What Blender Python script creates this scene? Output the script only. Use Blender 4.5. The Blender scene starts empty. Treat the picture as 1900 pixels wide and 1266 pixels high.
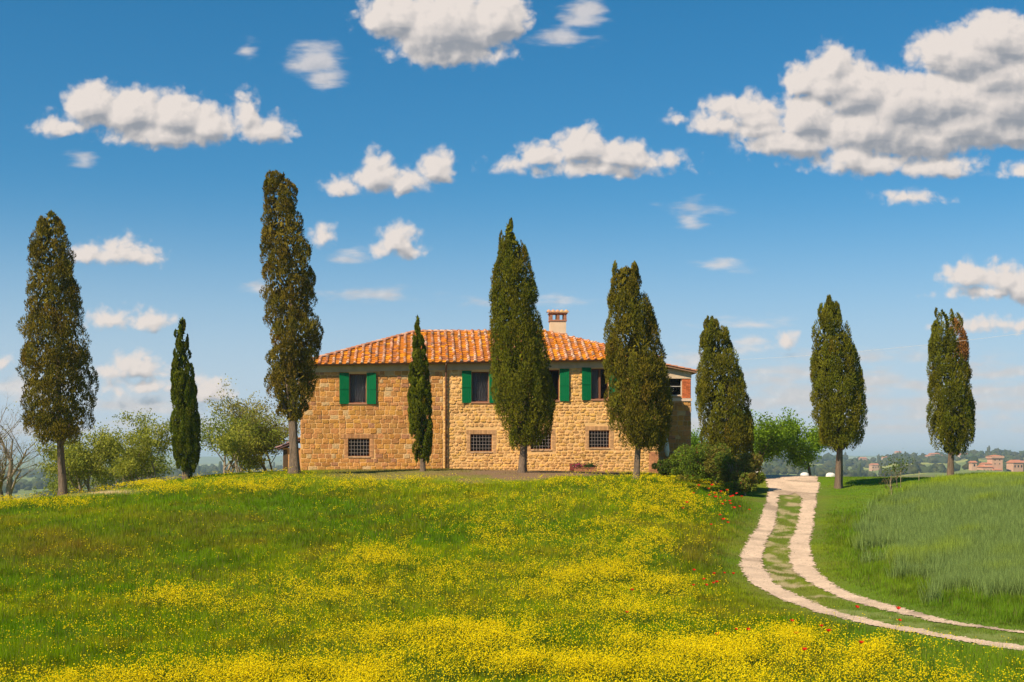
import bpy, math, random
import numpy as np
from mathutils import Vector, Matrix

# ------------------------------------------------------------------ camera, sun, sky, exposure
scene = bpy.context.scene
C = scene.collection
F = 2640.0                      # focal length in pixels of the 1900 px wide photograph
HX, HY = 950.0, 850.0           # principal column, horizon row

cam_d = bpy.data.cameras.new('camera'); cam = bpy.data.objects.new('camera', cam_d); C.objects.link(cam)
cam.location = (0, 0, 0); cam.rotation_euler = (math.radians(90), 0, 0)
cam_d.sensor_width = 36; cam_d.lens = F/1900*36; cam_d.shift_y = (HY-633)/1900
cam_d.clip_start = .2; cam_d.clip_end = 30000
scene.camera = cam
scene.view_settings.view_transform = 'Standard'; scene.view_settings.look = 'None'
scene.view_settings.gamma = 1; scene.view_settings.exposure = 0.55
scene.cycles.max_bounces = 6; scene.cycles.diffuse_bounces = 3; scene.cycles.transmission_bounces = 4
scene.cycles.transparent_max_bounces = 8; scene.cycles.volume_bounces = 1
scene.cycles.use_adaptive_sampling = True

LD = Vector((.58, .55, -.80)).normalized()          # direction the sunlight travels
SUN_EL = math.asin(-LD.z); SUN_AZ = math.atan2(-LD.x, -LD.y)
sd = bpy.data.lights.new('sun', 'SUN'); sd.energy = 4.7; sd.angle = math.radians(.55); sd.color = (1, .86, .66)
sun = bpy.data.objects.new('sun', sd); C.objects.link(sun)
sun.rotation_euler = LD.to_track_quat('-Z', 'Y').to_euler()

world = bpy.data.worlds.new('World'); scene.world = world; world.use_nodes = True

def build_world():
    nt = world.node_tree; nt.nodes.clear(); N = nt.nodes; Lk = nt.links
    def m(t, op, a, b=None, c=None, clamp=False):
        n = t.nodes.new('ShaderNodeMath'); n.operation = op; n.use_clamp = clamp
        for i, v in enumerate((a, b, c)):
            if v is None: continue
            if isinstance(v, (int, float)): n.inputs[i].default_value = v
            else: t.links.new(v, n.inputs[i])
        return n.outputs[0]
    # (x, y, rx, ry) lumps of each cloud, in hundreds of 1900-px pixels measured from the horizon point
    solid = [(115,232,52,24),(172,190,52,48),(245,205,70,52),(325,210,58,50),(385,228,55,38),(300,245,110,34),(458,205,26,40),(490,238,52,30),
      (735,25,70,52),(830,45,110,72),(925,30,58,58),(840,95,100,32),
      (1080,270,52,44),(1010,285,55,28),(1150,285,66,34),(1215,297,48,18),(965,302,42,15),(1090,312,130,17),
      (632,345,36,22),(700,320,38,42),(748,335,46,28),(812,308,38,34),
      (738,442,38,34),(705,466,30,11),(770,462,22,12),(598,438,22,26),
      (220,468,66,24),(172,470,45,20),(280,476,26,20),(225,448,25,14),
      (208,592,46,20),(270,596,44,20),(250,678,48,28),(208,688,40,14),(300,690,40,12),(270,717,80,14),(385,722,46,28),(1,672,28,11),
      (1330,228,52,26),(1340,190,30,22),(1410,238,60,28),(1490,150,42,40),(1550,118,46,46),(1640,235,140,58),(1480,260,110,34),(1760,180,150,60),(1870,190,90,70),(1560,150,90,50),(1620,300,120,26),(1385,200,60,30),(1810,100,110,60),(1400,214,50,34),(1260,222,20,12),(1600,170,80,58),(1500,215,60,56),(1690,190,110,70),
      (1750,90,62,44),(1850,70,85,60),(1860,140,90,60),(1800,225,120,60),(1700,250,110,50),(1580,285,50,34),(1740,305,80,26),(1880,235,55,46),(1892,316,36,16),(1690,366,55,15),
      (1795,512,48,30),(1865,515,50,30),(1905,530,60,34),(1840,540,80,16),
      (1456,632,26,16),(1810,602,60,18),(1890,606,60,16)]
    faint = [(1085,22,36,30),(1040,70,38,13),(585,110,44,28),(600,145,30,20),(460,94,14,12),(150,296,20,12),(648,478,24,12),(1280,412,18,10),(1285,385,24,8),
      (1385,640,26,14),(1290,668,50,16),(1440,702,66,12),(1620,704,50,22),(1700,716,60,12),(1850,688,70,14),(1500,742,150,20),(1800,750,160,18),
      (260,752,90,20),(60,720,80,26),(690,548,46,10),(1340,496,22,8),(480,540,20,8),(1000,735,200,18),(1640,660,120,10),(100,800,120,14),(1650,790,200,10),(1480,690,70,14),(1560,722,90,16),(1820,722,110,14),(1430,725,50,10),(1700,770,180,10),(1300,790,120,12),(350,790,160,12),(1390,600,40,8),(980,560,60,6)]
    S = 100.0
    def group(name, lumps, amp, soft):
        g = bpy.data.node_groups.new(name, 'ShaderNodeTree')
        g.interface.new_socket('P', in_out='INPUT', socket_type='NodeSocketVector')
        g.interface.new_socket('D', in_out='OUTPUT', socket_type='NodeSocketFloat'); g.interface.new_socket('A', in_out='OUTPUT', socket_type='NodeSocketFloat')
        gi = g.nodes.new('NodeGroupInput'); go = g.nodes.new('NodeGroupOutput')
        # lumpy displacement of the sampling point, then distance to the lumps
        nz = g.nodes.new('ShaderNodeTexNoise'); nz.inputs['Scale'].default_value = 2.1; nz.inputs['Detail'].default_value = 3
        src = gi.outputs[0]
        if soft > .15:
            st = g.nodes.new('ShaderNodeVectorMath'); st.operation = 'MULTIPLY'; st.inputs[1].default_value = (.45, 1.5, 1); g.links.new(src, st.inputs[0]); src = st.outputs[0]
        g.links.new(src, nz.inputs['Vector'])
        sub = g.nodes.new('ShaderNodeVectorMath'); sub.operation = 'SUBTRACT'; sub.inputs[1].default_value = (.5, .5, .5); g.links.new(nz.outputs['Color'], sub.inputs[0])
        mad = g.nodes.new('ShaderNodeVectorMath'); mad.operation = 'MULTIPLY_ADD'; mad.inputs[1].default_value = (.30, .22, 0)
        g.links.new(sub.outputs[0], mad.inputs[0]); g.links.new(gi.outputs[0], mad.inputs[2])
        P = mad.outputs[0]; acc = None
        for (x, y, rx, ry) in lumps:
            cx, cy = (x-HX)/S, (HY-y-.20*ry)/S; ax, ay = S/rx/1.06, S/ry/1.10
            v = g.nodes.new('ShaderNodeVectorMath'); v.operation = 'MULTIPLY_ADD'
            v.inputs[1].default_value = (ax, ay, 0); v.inputs[2].default_value = (-cx*ax, -cy*ay, 0); g.links.new(P, v.inputs[0])
            v2 = g.nodes.new('ShaderNodeVectorMath'); v2.operation = 'MULTIPLY'; v2.inputs[1].default_value = (-1, -1.55, 0); g.links.new(v.outputs[0], v2.inputs[0])
            v3 = g.nodes.new('ShaderNodeVectorMath'); v3.operation = 'MAXIMUM'; g.links.new(v.outputs[0], v3.inputs[0]); g.links.new(v2.outputs[0], v3.inputs[1])   # flat bases
            l = g.nodes.new('ShaderNodeVectorMath'); l.operation = 'LENGTH'; g.links.new(v3.outputs[0], l.inputs[0])
            r = min(rx, ry)/S
            s = m(g, 'MULTIPLY_ADD', l.outputs['Value'], r, -r)
            if acc is None: acc = s
            else: acc = m(g, 'SMOOTH_MIN', acc, s, .09)
        n2 = g.nodes.new('ShaderNodeTexNoise'); n2.inputs['Scale'].default_value = 3.6; n2.inputs['Detail'].default_value = 5.5; n2.inputs['Roughness'].default_value = .5
        g.links.new(src, n2.inputs['Vector'])
        d = m(g, 'MULTIPLY_ADD', m(g, 'SUBTRACT', n2.outputs['Fac'], .5), amp, acc)
        for sc_, am_ in (((2.2, -.62), (5.0, -.26)) if soft < .15 else ()):     # rounded puffs with creases between them
            n3 = g.nodes.new('ShaderNodeTexNoise'); n3.inputs['Scale'].default_value = sc_; n3.inputs['Detail'].default_value = 1.5; g.links.new(P, n3.inputs['Vector'])
            d = m(g, 'MULTIPLY_ADD', m(g, 'SUBTRACT', m(g, 'ABSOLUTE', m(g, 'SUBTRACT', n3.outputs['Fac'], .5)), .085), am_*amp*2, d)
        g.links.new(d, go.inputs[0]); g.links.new(acc, go.inputs[1])
        return g
    gs = group('cloud_solid', solid, .36, .1); gf = group('cloud_faint', faint, .5, .2)
    tc = N.new('ShaderNodeTexCoord'); sx = N.new('ShaderNodeSeparateXYZ'); Lk.new(tc.outputs['Generated'], sx.inputs[0])
    y = m(nt, 'MAXIMUM', m(nt, 'ABSOLUTE', sx.outputs['Y']), .08)
    u = m(nt, 'MULTIPLY', m(nt, 'DIVIDE', sx.outputs['X'], y), F/S); v = m(nt, 'MULTIPLY', m(nt, 'DIVIDE', sx.outputs['Z'], y), F/S)
    cx = N.new('ShaderNodeCombineXYZ'); Lk.new(u, cx.inputs[0]); Lk.new(v, cx.inputs[1])
    def ev(g, off):
        n = N.new('ShaderNodeGroup'); n.node_tree = g
        if off == (0, 0): Lk.new(cx.outputs[0], n.inputs[0])
        else:
            a = N.new('ShaderNodeVectorMath'); a.inputs[1].default_value = (off[0], off[1], 0); Lk.new(cx.outputs[0], a.inputs[0]); Lk.new(a.outputs[0], n.inputs[0])
        return n.outputs
    def ramp(x, lo, hi, o0=0., o1=1.):
        n = N.new('ShaderNodeMapRange'); n.interpolation_type = 'SMOOTHERSTEP'
        for i, q in enumerate((lo, hi, o0, o1)): n.inputs[i+1].default_value = q
        Lk.new(x, n.inputs[0]); return n.outputs[0]
    e0 = ev(gs, (0, 0)); d0 = e0[0]; e1 = ev(gs, (-.06, .24)); d1 = m(nt, 'MULTIPLY_ADD', e1[0], .35, m(nt, 'MULTIPLY', e1[1], .65)); d2 = ev(gs, (-.10, .09))[0]; f0 = ev(gf, (0, 0))[0]
    a_s = ramp(d0, .10, -.15); a_f = m(nt, 'MULTIPLY', ramp(f0, .14, -.20), .72)
    alpha = m(nt, 'MAXIMUM', a_s, a_f)
    # thickness above the point decides how grey it is; a small offset towards the sun gives relief
    under = m(nt, 'MULTIPLY', ramp(m(nt, 'SUBTRACT', e1[1], e0[1]), .06, -.20), ramp(e1[0], .02, -.20))
    deep = m(nt, 'MAXIMUM', m(nt, 'MULTIPLY', ramp(d1, -.06, -.62), .75), m(nt, 'MULTIPLY', under, .85)); rel = ramp(m(nt, 'SUBTRACT', d2, d0), -.22, .22)
    tone = m(nt, 'ADD', m(nt, 'MULTIPLY', deep, -.72), m(nt, 'MULTIPLY_ADD', rel, .46, .70), clamp=True)
    mix = N.new('ShaderNodeMix'); mix.data_type = 'RGBA'; mix.inputs[6].default_value = (.30, .34, .40, 1); mix.inputs[7].default_value = (.96, .87, .81, 1); Lk.new(tone, mix.inputs[0])
    sky = N.new('ShaderNodeTexSky'); sky.sky_type = 'NISHITA'; sky.sun_disc = False
    sky.sun_elevation = SUN_EL; sky.sun_rotation = SUN_AZ; sky.altitude = 300; sky.air_density = 1.0; sky.dust_density = .1; sky.ozone_density = 5.0
    sv = N.new('ShaderNodeVectorMath'); sv.inputs[1].default_value = (0, 0, .03); Lk.new(tc.outputs['Generated'], sv.inputs[0]); Lk.new(sv.outputs[0], sky.inputs[0])
    hs = N.new('ShaderNodeHueSaturation'); hs.inputs['Saturation'].default_value = 1.30; hs.inputs['Hue'].default_value = .488; Lk.new(sky.outputs[0], hs.inputs['Color'])
    b1 = N.new('ShaderNodeBackground'); b1.inputs[1].default_value = .074; hm = N.new('ShaderNodeMix'); hm.data_type = 'RGBA'; hm.inputs[7].default_value = (4.95, 5.8, 6.75, 1)   # pale air near the horizon
    Lk.new(ramp(sx.outputs['Z'], .215, -.03, 0., .97), hm.inputs[0]); Lk.new(hs.outputs[0], hm.inputs[6]); Lk.new(hm.outputs[2], b1.inputs[0])
    b2 = N.new('ShaderNodeBackground'); b2.inputs[1].default_value = .58; Lk.new(mix.outputs[2], b2.inputs[0])
    ms = N.new('ShaderNodeMixShader'); Lk.new(alpha, ms.inputs[0]); Lk.new(b1.outputs[0], ms.inputs[1]); Lk.new(b2.outputs[0], ms.inputs[2])
    out = N.new('ShaderNodeOutputWorld'); Lk.new(ms.outputs[0], out.inputs[0])
build_world()

# ------------------------------------------------------------------ helpers
rng = np.random.default_rng(7); random.seed(7)
PI = math.pi

def tag(o, label=None, cat=None, group=None, kind=None):
    if label: o['label'] = label
    if cat: o['category'] = cat
    if group: o['group'] = group
    if kind: o['kind'] = kind
    return o

def empty(name, loc, rz=0.0):
    o = bpy.data.objects.new(name, None); C.objects.link(o); o.location = loc; o.rotation_euler = (0, 0, rz); o.empty_display_size = .2
    return o

def np_mesh(name, V, Fc, mat, parent=None, col=None, mats=None, mi=None, smooth=False, loc=None):
    """V (n,3); Fc a list of (m,k) arrays; col per vertex (n,3)."""
    me = bpy.data.meshes.new(name)
    V = np.asarray(V, dtype=np.float32)
    if not isinstance(Fc, list): Fc = [Fc]
    Fc = [np.asarray(f, dtype=np.int32) for f in Fc if len(f)]
    me.vertices.add(len(V)); me.vertices.foreach_set('co', V.ravel())
    nl = sum(f.size for f in Fc); nf = sum(len(f) for f in Fc)
    me.loops.add(nl); me.polygons.add(nf)
    li = np.concatenate([f.ravel() for f in Fc]); tot = np.concatenate([np.full(len(f), f.shape[1], np.int32) for f in Fc])
    st = np.concatenate([[0], np.cumsum(tot)[:-1]]).astype(np.int32)
    me.loops.foreach_set('vertex_index', li); me.polygons.foreach_set('loop_start', st)
    if mi is not None: me.polygons.foreach_set('material_index', np.asarray(mi, dtype=np.int32))
    if smooth: me.polygons.foreach_set('use_smooth', np.ones(nf, dtype=bool))
    if col is not None:
        a = me.color_attributes.new('tint', 'FLOAT_COLOR', 'POINT')
        c = np.ones((len(V), 4), dtype=np.float32); c[:, :3] = col; a.data.foreach_set('color', c.ravel())
    me.update(calc_edges=True)
    for m_ in (mats or [mat]): me.materials.append(m_)
    o = bpy.data.objects.new(name, me); C.objects.link(o)
    if parent: o.parent = parent
    if loc is not None: o.location = loc
    return o

class MB:
    """collects faces with a colour and a material index each, builds one mesh"""
    def __init__(s): s.v = []; s.f = []; s.c = []; s.m = []
    def add(s, vs, fs, col=(1, 1, 1), mi=0):
        b = len(s.v); s.v += [tuple(v) for v in vs]; s.c += [tuple(col)]*len(vs)
        for f in fs: s.f.append(tuple(b+i for i in f)); s.m.append(mi)
    def box(s, x0, x1, y0, y1, z0, z1, col=(1, 1, 1), mi=0):
        v = [(x, y, z) for z in (z0, z1) for y in (y0, y1) for x in (x0, x1)]
        s.add(v, [(0, 2, 3, 1), (4, 5, 7, 6), (0, 1, 5, 4), (2, 6, 7, 3), (0, 4, 6, 2), (1, 3, 7, 5)], col, mi)
    def tube(s, pts, rad, n=6, col=(1, 1, 1), mi=0, cap=True):
        pts = [Vector(p) for p in pts]; rings = []
        vs = []; fs = []
        for i, p in enumerate(pts):
            d = (pts[min(i+1, len(pts)-1)]-pts[max(i-1, 0)]).normalized()
            a = d.orthogonal().normalized() if i == 0 else (pa - d*pa.dot(d)).normalized()
            pa = a; b = d.cross(a); r = rad[i] if hasattr(rad, '__len__') else rad
            for k in range(n):
                t = 2*PI*k/n; vs.append(p+a*math.cos(t)*r+b*math.sin(t)*r)
        for i in range(len(pts)-1):
            for k in range(n): fs.append((i*n+k, i*n+(k+1) % n, (i+1)*n+(k+1) % n, (i+1)*n+k))
        if cap: fs.append(tuple(range(n-1, -1, -1))); fs.append(tuple((len(pts)-1)*n+k for k in range(n)))
        s.add(vs, fs, col, mi)
    def build(s, name, mats, parent=None, smooth=False, bevel=0):
        me = bpy.data.meshes.new(name); me.from_pydata(s.v, [], s.f)
        for m_ in (mats if isinstance(mats, (list, tuple)) else [mats]): me.materials.append(m_)
        me.polygons.foreach_set('material_index', np.array(s.m, dtype=np.int32))
        if smooth: me.polygons.foreach_set('use_smooth', np.ones(len(s.f), dtype=bool))
        a = me.color_attributes.new('tint', 'FLOAT_COLOR', 'POINT')
        c = np.ones((len(s.v), 4), dtype=np.float32); c[:, :3] = np.array(s.c, dtype=np.float32).reshape(-1, 3); a.data.foreach_set('color', c.ravel())
        o = bpy.data.objects.new(name, me); C.objects.link(o)
        if parent: o.parent = parent
        if bevel:
            b = o.modifiers.new('b', 'BEVEL'); b.width = bevel; b.segments = 2; b.limit_method = 'ANGLE'
        return o

def vnoise(x, y, seed=0):
    xi = np.floor(x).astype(np.int64); yi = np.floor(y).astype(np.int64); fx = x-xi; fy = y-yi
    fx = fx*fx*(3-2*fx); fy = fy*fy*(3-2*fy)
    def h(a, b):
        n = (a*374761393+b*668265263+seed*974634777) & 0xffffffff
        n = ((n ^ (n >> 13))*1274126177) & 0xffffffff
        return ((n ^ (n >> 16)) & 0xffff)/65535.0
    return (h(xi, yi)*(1-fx)+h(xi+1, yi)*fx)*(1-fy)+(h(xi, yi+1)*(1-fx)+h(xi+1, yi+1)*fx)*fy
def fbm(x, y, seed=0, o=4):
    s = 0; a = .5; t = 0
    for i in range(o): s = s+a*vnoise(x*2**i, y*2**i, seed+i*17); t += a; a *= .55
    return s/t
def sstep(a, b, x): t = np.clip((x-a)/(b-a), 0, 1); return t*t*(3-2*t)

def mat(name, col=(.5, .5, .5), rough=.85, attr=False, noise=None, bump=None, trans=0, spec=.08, wave=None, metal=0):
    """procedural material: colour (times the mesh's tint), noise=(scale, amount, colour2), bump=(scale, strength, distance)"""
    m_ = bpy.data.materials.new(name); m_.use_nodes = True; t = m_.node_tree; p = t.nodes['Principled BSDF']
    p.inputs['Roughness'].default_value = rough; p.inputs['Specular IOR Level'].default_value = spec; p.inputs['Metallic'].default_value = metal
    rgb = t.nodes.new('ShaderNodeRGB'); rgb.outputs[0].default_value = (*col, 1); cur = rgb.outputs[0]
    if attr:
        a = t.nodes.new('ShaderNodeVertexColor'); a.layer_name = 'tint'
        mx = t.nodes.new('ShaderNodeMix'); mx.data_type = 'RGBA'; mx.blend_type = 'MULTIPLY'; mx.inputs[0].default_value = 1
        t.links.new(cur, mx.inputs[6]); t.links.new(a.outputs[0], mx.inputs[7]); cur = mx.outputs[2]
    geo = t.nodes.new('ShaderNodeTexCoord')
    if noise:
        n = t.nodes.new('ShaderNodeTexNoise'); n.inputs['Scale'].default_value = noise[0]; n.inputs['Detail'].default_value = 5
        t.links.new(geo.outputs['Object'], n.inputs['Vector'])
        if wave:
            mw = t.nodes.new('ShaderNodeMapping'); mw.inputs['Scale'].default_value = wave; t.links.new(geo.outputs['Object'], mw.inputs[0]); t.links.new(mw.outputs[0], n.inputs['Vector'])
        mr = t.nodes.new('ShaderNodeMapRange'); mr.inputs[1].default_value = .35; mr.inputs[2].default_value = .68; mr.inputs[4].default_value = noise[1]
        t.links.new(n.outputs['Fac'], mr.inputs[0])
        mx = t.nodes.new('ShaderNodeMix'); mx.data_type = 'RGBA'; mx.blend_type = 'MULTIPLY' if len(noise) > 3 else 'MIX'
        t.links.new(mr.outputs[0], mx.inputs[0]); t.links.new(cur, mx.inputs[6]); mx.inputs[7].default_value = (*noise[2], 1); cur = mx.outputs[2]
    t.links.new(cur, p.inputs['Base Color'])
    if bump:
        n = t.nodes.new('ShaderNodeTexNoise'); n.inputs['Scale'].default_value = bump[0]; n.inputs['Detail'].default_value = 6
        mp = t.nodes.new('ShaderNodeMapping'); t.links.new(geo.outputs['Object'], mp.inputs[0]); t.links.new(mp.outputs[0], n.inputs['Vector'])
        if wave: mp.inputs['Scale'].default_value = wave
        b = t.nodes.new('ShaderNodeBump'); b.inputs['Strength'].default_value = bump[1]; b.inputs['Distance'].default_value = bump[2]
        t.links.new(n.outputs['Fac'], b.inputs['Height']); t.links.new(b.outputs[0], p.inputs['Normal'])
    if trans:
        tr = t.nodes.new('ShaderNodeBsdfTranslucent'); t.links.new(cur, tr.inputs[0])
        ms = t.nodes.new('ShaderNodeMixShader'); ms.inputs[0].default_value = trans
        t.links.new(p.outputs[0], ms.inputs[1]); t.links.new(tr.outputs[0], ms.inputs[2]); t.links.new(ms.outputs[0], t.nodes['Material Output'].inputs[0])
    return m_

def X(px, d): return (px-HX)/F*d
def Zp(py, d): return (HY-py)/F*d

# ------------------------------------------------------------------ the lie of the land
CP = []   # near hill: (px, py, depth)
for px in (-250, 0, 475, 950, 1425, 1900, 2150): CP.append((px, 1266, 24))
CP += [(-250,1150,34),(-250,1060,44),(-250,995,54),(-250,962,62),
  (0,1150,34),(0,1060,45),(0,990,55),(0,945,63),(0,934,68),(117,919,70),(200,912,72),
  (345,888,77),(345,889,72),(300,960,58),(240,1060,44),
  (475,1150,34),(475,1050,45),(475,965,57),(475,905,65),(475,885,70),(547,878,68.5),(520,876,78),
  (720,1150,34),(720,1052,45),(720,965,57),(720,900,67),(720,880,71),(785,874,70.5),(785,886,68),(700,872,79),
  (950,1150,34),(950,1060,45),(950,970,57),(950,905,66),(950,884,69),(970,876,71),(950,874,77),
  (1180,1150,34),(1180,1055,46),(1180,970,56),(1180,912,62),(1180,888,65.5),(1200,882,76),
  (1300,1150,35),(1300,1050,47),(1290,960,61),(1300,905,70),(1330,890,76),
  (1470,887,78),(1460,921,70),(1445,960,64),(1430,1000,57),(1440,1060,49),(1470,1098,43),(1600,1140,36),(1800,1180,31),(1900,1192,30),
  (1556,907,74),(1600,960,64),(1560,1050,50),(1600,1090,43),(1764,889,78),(1690,892,76),
  (1750,1000,52),(1750,1100,40),(1900,1100,38),(1900,1000,48),(1900,930,60),(1900,892,72),(1900,886,78),(2150,880,76),(2150,920,62),(2150,1000,48),(2150,1100,38)]
pts = [(X(a, d), d, Zp(b, d)) for a, b, d in CP]
# ground in front of the photograph's frame, beside it and past the crest: (x, y, z)
for x in (-45, -20, 0, 20, 45):
    pts += [(x, 14, -3.7), (x, 0, -1.9), (x, -20, -1.5)]
pts += [(-45, 40, -3.8), (-45, 60, -3.6), (-45, 80, -5.0), (45, 40, -2.6), (45, 60, -1.5), (45, 80, -1.5),
  (-26, 82, -3.3), (-18, 82, -1.7), (-12, 84, -.9), (-4, 92, -.9), (6, 90, -.95), (14, 90, -1.25), (22, 90, -1.5), (32, 92, -1.8),
  (-40, 105, -11), (-20, 105, -5.5), (0, 108, -3.2), (20, 108, -3.2), (40, 108, -4.0),
  (-45, 125, -17), (-20, 125, -12), (0, 128, -9), (20, 128, -8), (45, 125, -9)]
pts = np.array(pts)
def tps_fit(p, lam=.02):
    n = len(p); d = np.hypot(p[:, None, 0]-p[None, :, 0], p[:, None, 1]-p[None, :, 1])
    K = d*d*np.log(d+1e-9)/100.0+np.eye(n)*lam
    Pm = np.column_stack([np.ones(n), p[:, 0], p[:, 1]])
    A = np.zeros((n+3, n+3)); A[:n, :n] = K; A[:n, n:] = Pm; A[n:, :n] = Pm.T
    return np.linalg.solve(A, np.concatenate([p[:, 2], np.zeros(3)]))
W = tps_fit(pts)
def near_h(x, y):
    out = np.empty(x.shape); n = len(pts)
    for s in range(0, len(x), 40000):
        xs, ys = x[s:s+40000], y[s:s+40000]
        d2 = (xs[:, None]-pts[None, :, 0])**2+(ys[:, None]-pts[None, :, 1])**2
        out[s:s+40000] = (.5*d2*np.log(d2+1e-12)/100.0)@W[:n]+W[n]+W[n+1]*xs+W[n+2]*ys
    return out
RP = np.array([(-900,880),(0,878),(200,872),(400,870),(530,873),(900,860),(1300,850),(1430,848),(1500,851),(1560,853),(1620,856),(1655,849),(1720,846),(1760,847),(1800,841),(1850,843),(1900,846),(2100,846),(2600,842)], float)
TOWER_D = 960.0; TX = X(1846, TOWER_D)
def far_h(x, y):
    r = np.hypot(x, y); px = HX+F*np.tan(np.clip(np.arctan2(x, np.maximum(y, 1e-3)), -.6, .6))
    zr = (HY-np.interp(px, RP[:, 0], RP[:, 1]))/F*2600
    t = np.clip((r-420)/2180, 0, 1)**.62
    z = -38+(zr+38)*t
    z += (fbm(x/420+9, y/420, 5, 4)-.5)*11*sstep(500, 900, r)*(1-sstep(1900, 2600, r))
    back = sstep(2650, 3600, r); z = z*(1-back)+(-22)*back
    mt = (HY-(848.5-5.5*fbm(px/75+4, r*0, 31, 3)*1.6+2))/F*8000
    z = z+(mt+22)*sstep(6200, 8000, r)
    return z+9.5*np.exp(-((x-TX)**2+(y-TOWER_D)**2)/130.0**2)
def H(x, y):
    x = np.atleast_1d(np.asarray(x, float)); y = np.atleast_1d(np.asarray(y, float)); sh = x.shape; x = x.ravel(); y = y.ravel()
    cx = np.clip(x, -45, 45); cy = np.clip(y, -20, 126)
    dist = np.hypot(x-cx, y-cy); k = sstep(0, 1, dist/230.0)
    z = near_h(cx, cy)-.05*dist*(1-k)
    z = z+(fbm(x/3.1, y/3.1, 3, 3)-.5)*.10*(1-k)
    z = z*(1-k)+far_h(x, y)*k
    return z.reshape(sh)
def h1(x, y): return float(H([x], [y])[0])
def hit(px, py, d0=18., d1=100.):
    d = np.linspace(d0, d1, 1600); z = H(X(px, d), d); r = Zp(py, d); w = np.nonzero(z >= r)[0]
    k = w[0] if len(w) else len(d)-1
    return (X(px, d[k]), d[k], z[k])

# two wheel tracks of the gravel lane
TL = [(1436,915,.8),(1434,925,.7),(1432,938,.7),(1423,972,.8),(1403,1007,.85),(1394,1035,.95),(1395,1055,1.0),(1410,1080,.95),(1452,1103,.85),(1500,1124,.8),(1545,1140,.7),(1620,1158,.65),(1740,1180,.6),(1850,1198,.7),(1960,1215,.7),(2100,1235,.7)]
TR = [(1508,895,.9),(1503,915,.9),(1501,934,.85),(1495,970,.85),(1485,1007,.95),(1487,1044,1.0),(1500,1066,.9),(1520,1081,.8),(1553,1099,.7),(1607,1118,.75),(1675,1136,.55),(1747,1155,.55),(1820,1165,.38),(1890,1174,.42),(2000,1186,.5),(2100,1196,.5)]
def trackpts(T): return np.array([(*hit(a, b)[:2], w*.88) for a, b, w in T])
TLW, TRW = trackpts(TL), trackpts(TR)
TOPW = np.array([(X(1448, 71), 71, 1.2), (X(1458, 74), 74, 1.9), (X(1466, 78), 78.5, 2.9), (X(1450, 86), 87, 3.2)])
TOPR = np.array([(X(1497, 70.5), 70.5, .9), (X(1490, 75), 75, 1.6), (X(1480, 80), 80, 2.2), (X(1500, 88), 90, 2.5)])
def pl_dist(x, y, Pw, scale=1.0):
    """signed distance to the edge of a band round a polyline: negative inside"""
    best = np.full(x.shape, 1e9)
    for i in range(len(Pw)-1):
        a, b = Pw[i], Pw[i+1]; dx, dy = b[0]-a[0], b[1]-a[1]; L2 = dx*dx+dy*dy
        t = np.clip(((x-a[0])*dx+(y-a[1])*dy)/L2, 0, 1)
        d = np.hypot(x-a[0]-t*dx, y-a[1]-t*dy)-(a[2]+t*(b[2]-a[2]))/2
        best = np.minimum(best, d)
    return best
def path_d(x, y):
    d = np.minimum(pl_dist(x, y, TLW), pl_dist(x, y, TRW))
    d = np.minimum(d, np.minimum(pl_dist(x, y, TOPW), pl_dist(x, y, TOPR)))
    return d+(fbm(x/.55, y/.55, 61, 3)-.5)*.20+(fbm(x/.12, y/.12, 67, 2)-.5)*.20+.035
def lane_d(x, y):
    """distance to the middle of the whole lane"""
    mid = (TLW[:, :2]+TRW[:, :2])/2; w = np.full((len(mid), 1), .1)
    return pl_dist(x, y, np.hstack([mid, w]))

def proj(x, y, z): y = np.maximum(y, 1); return HX+F*x/y, HY-F*z/y
def in_poly(px, py, poly):
    c = np.zeros(px.shape, bool); n = len(poly)
    for i in range(n):
        x0, y0 = poly[i]; x1, y1 = poly[i-1]
        k = ((y0 > py) != (y1 > py)) & (px < (x1-x0)*(py-y0)/(y1-y0+1e-12)+x0); c ^= k
    return c

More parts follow.
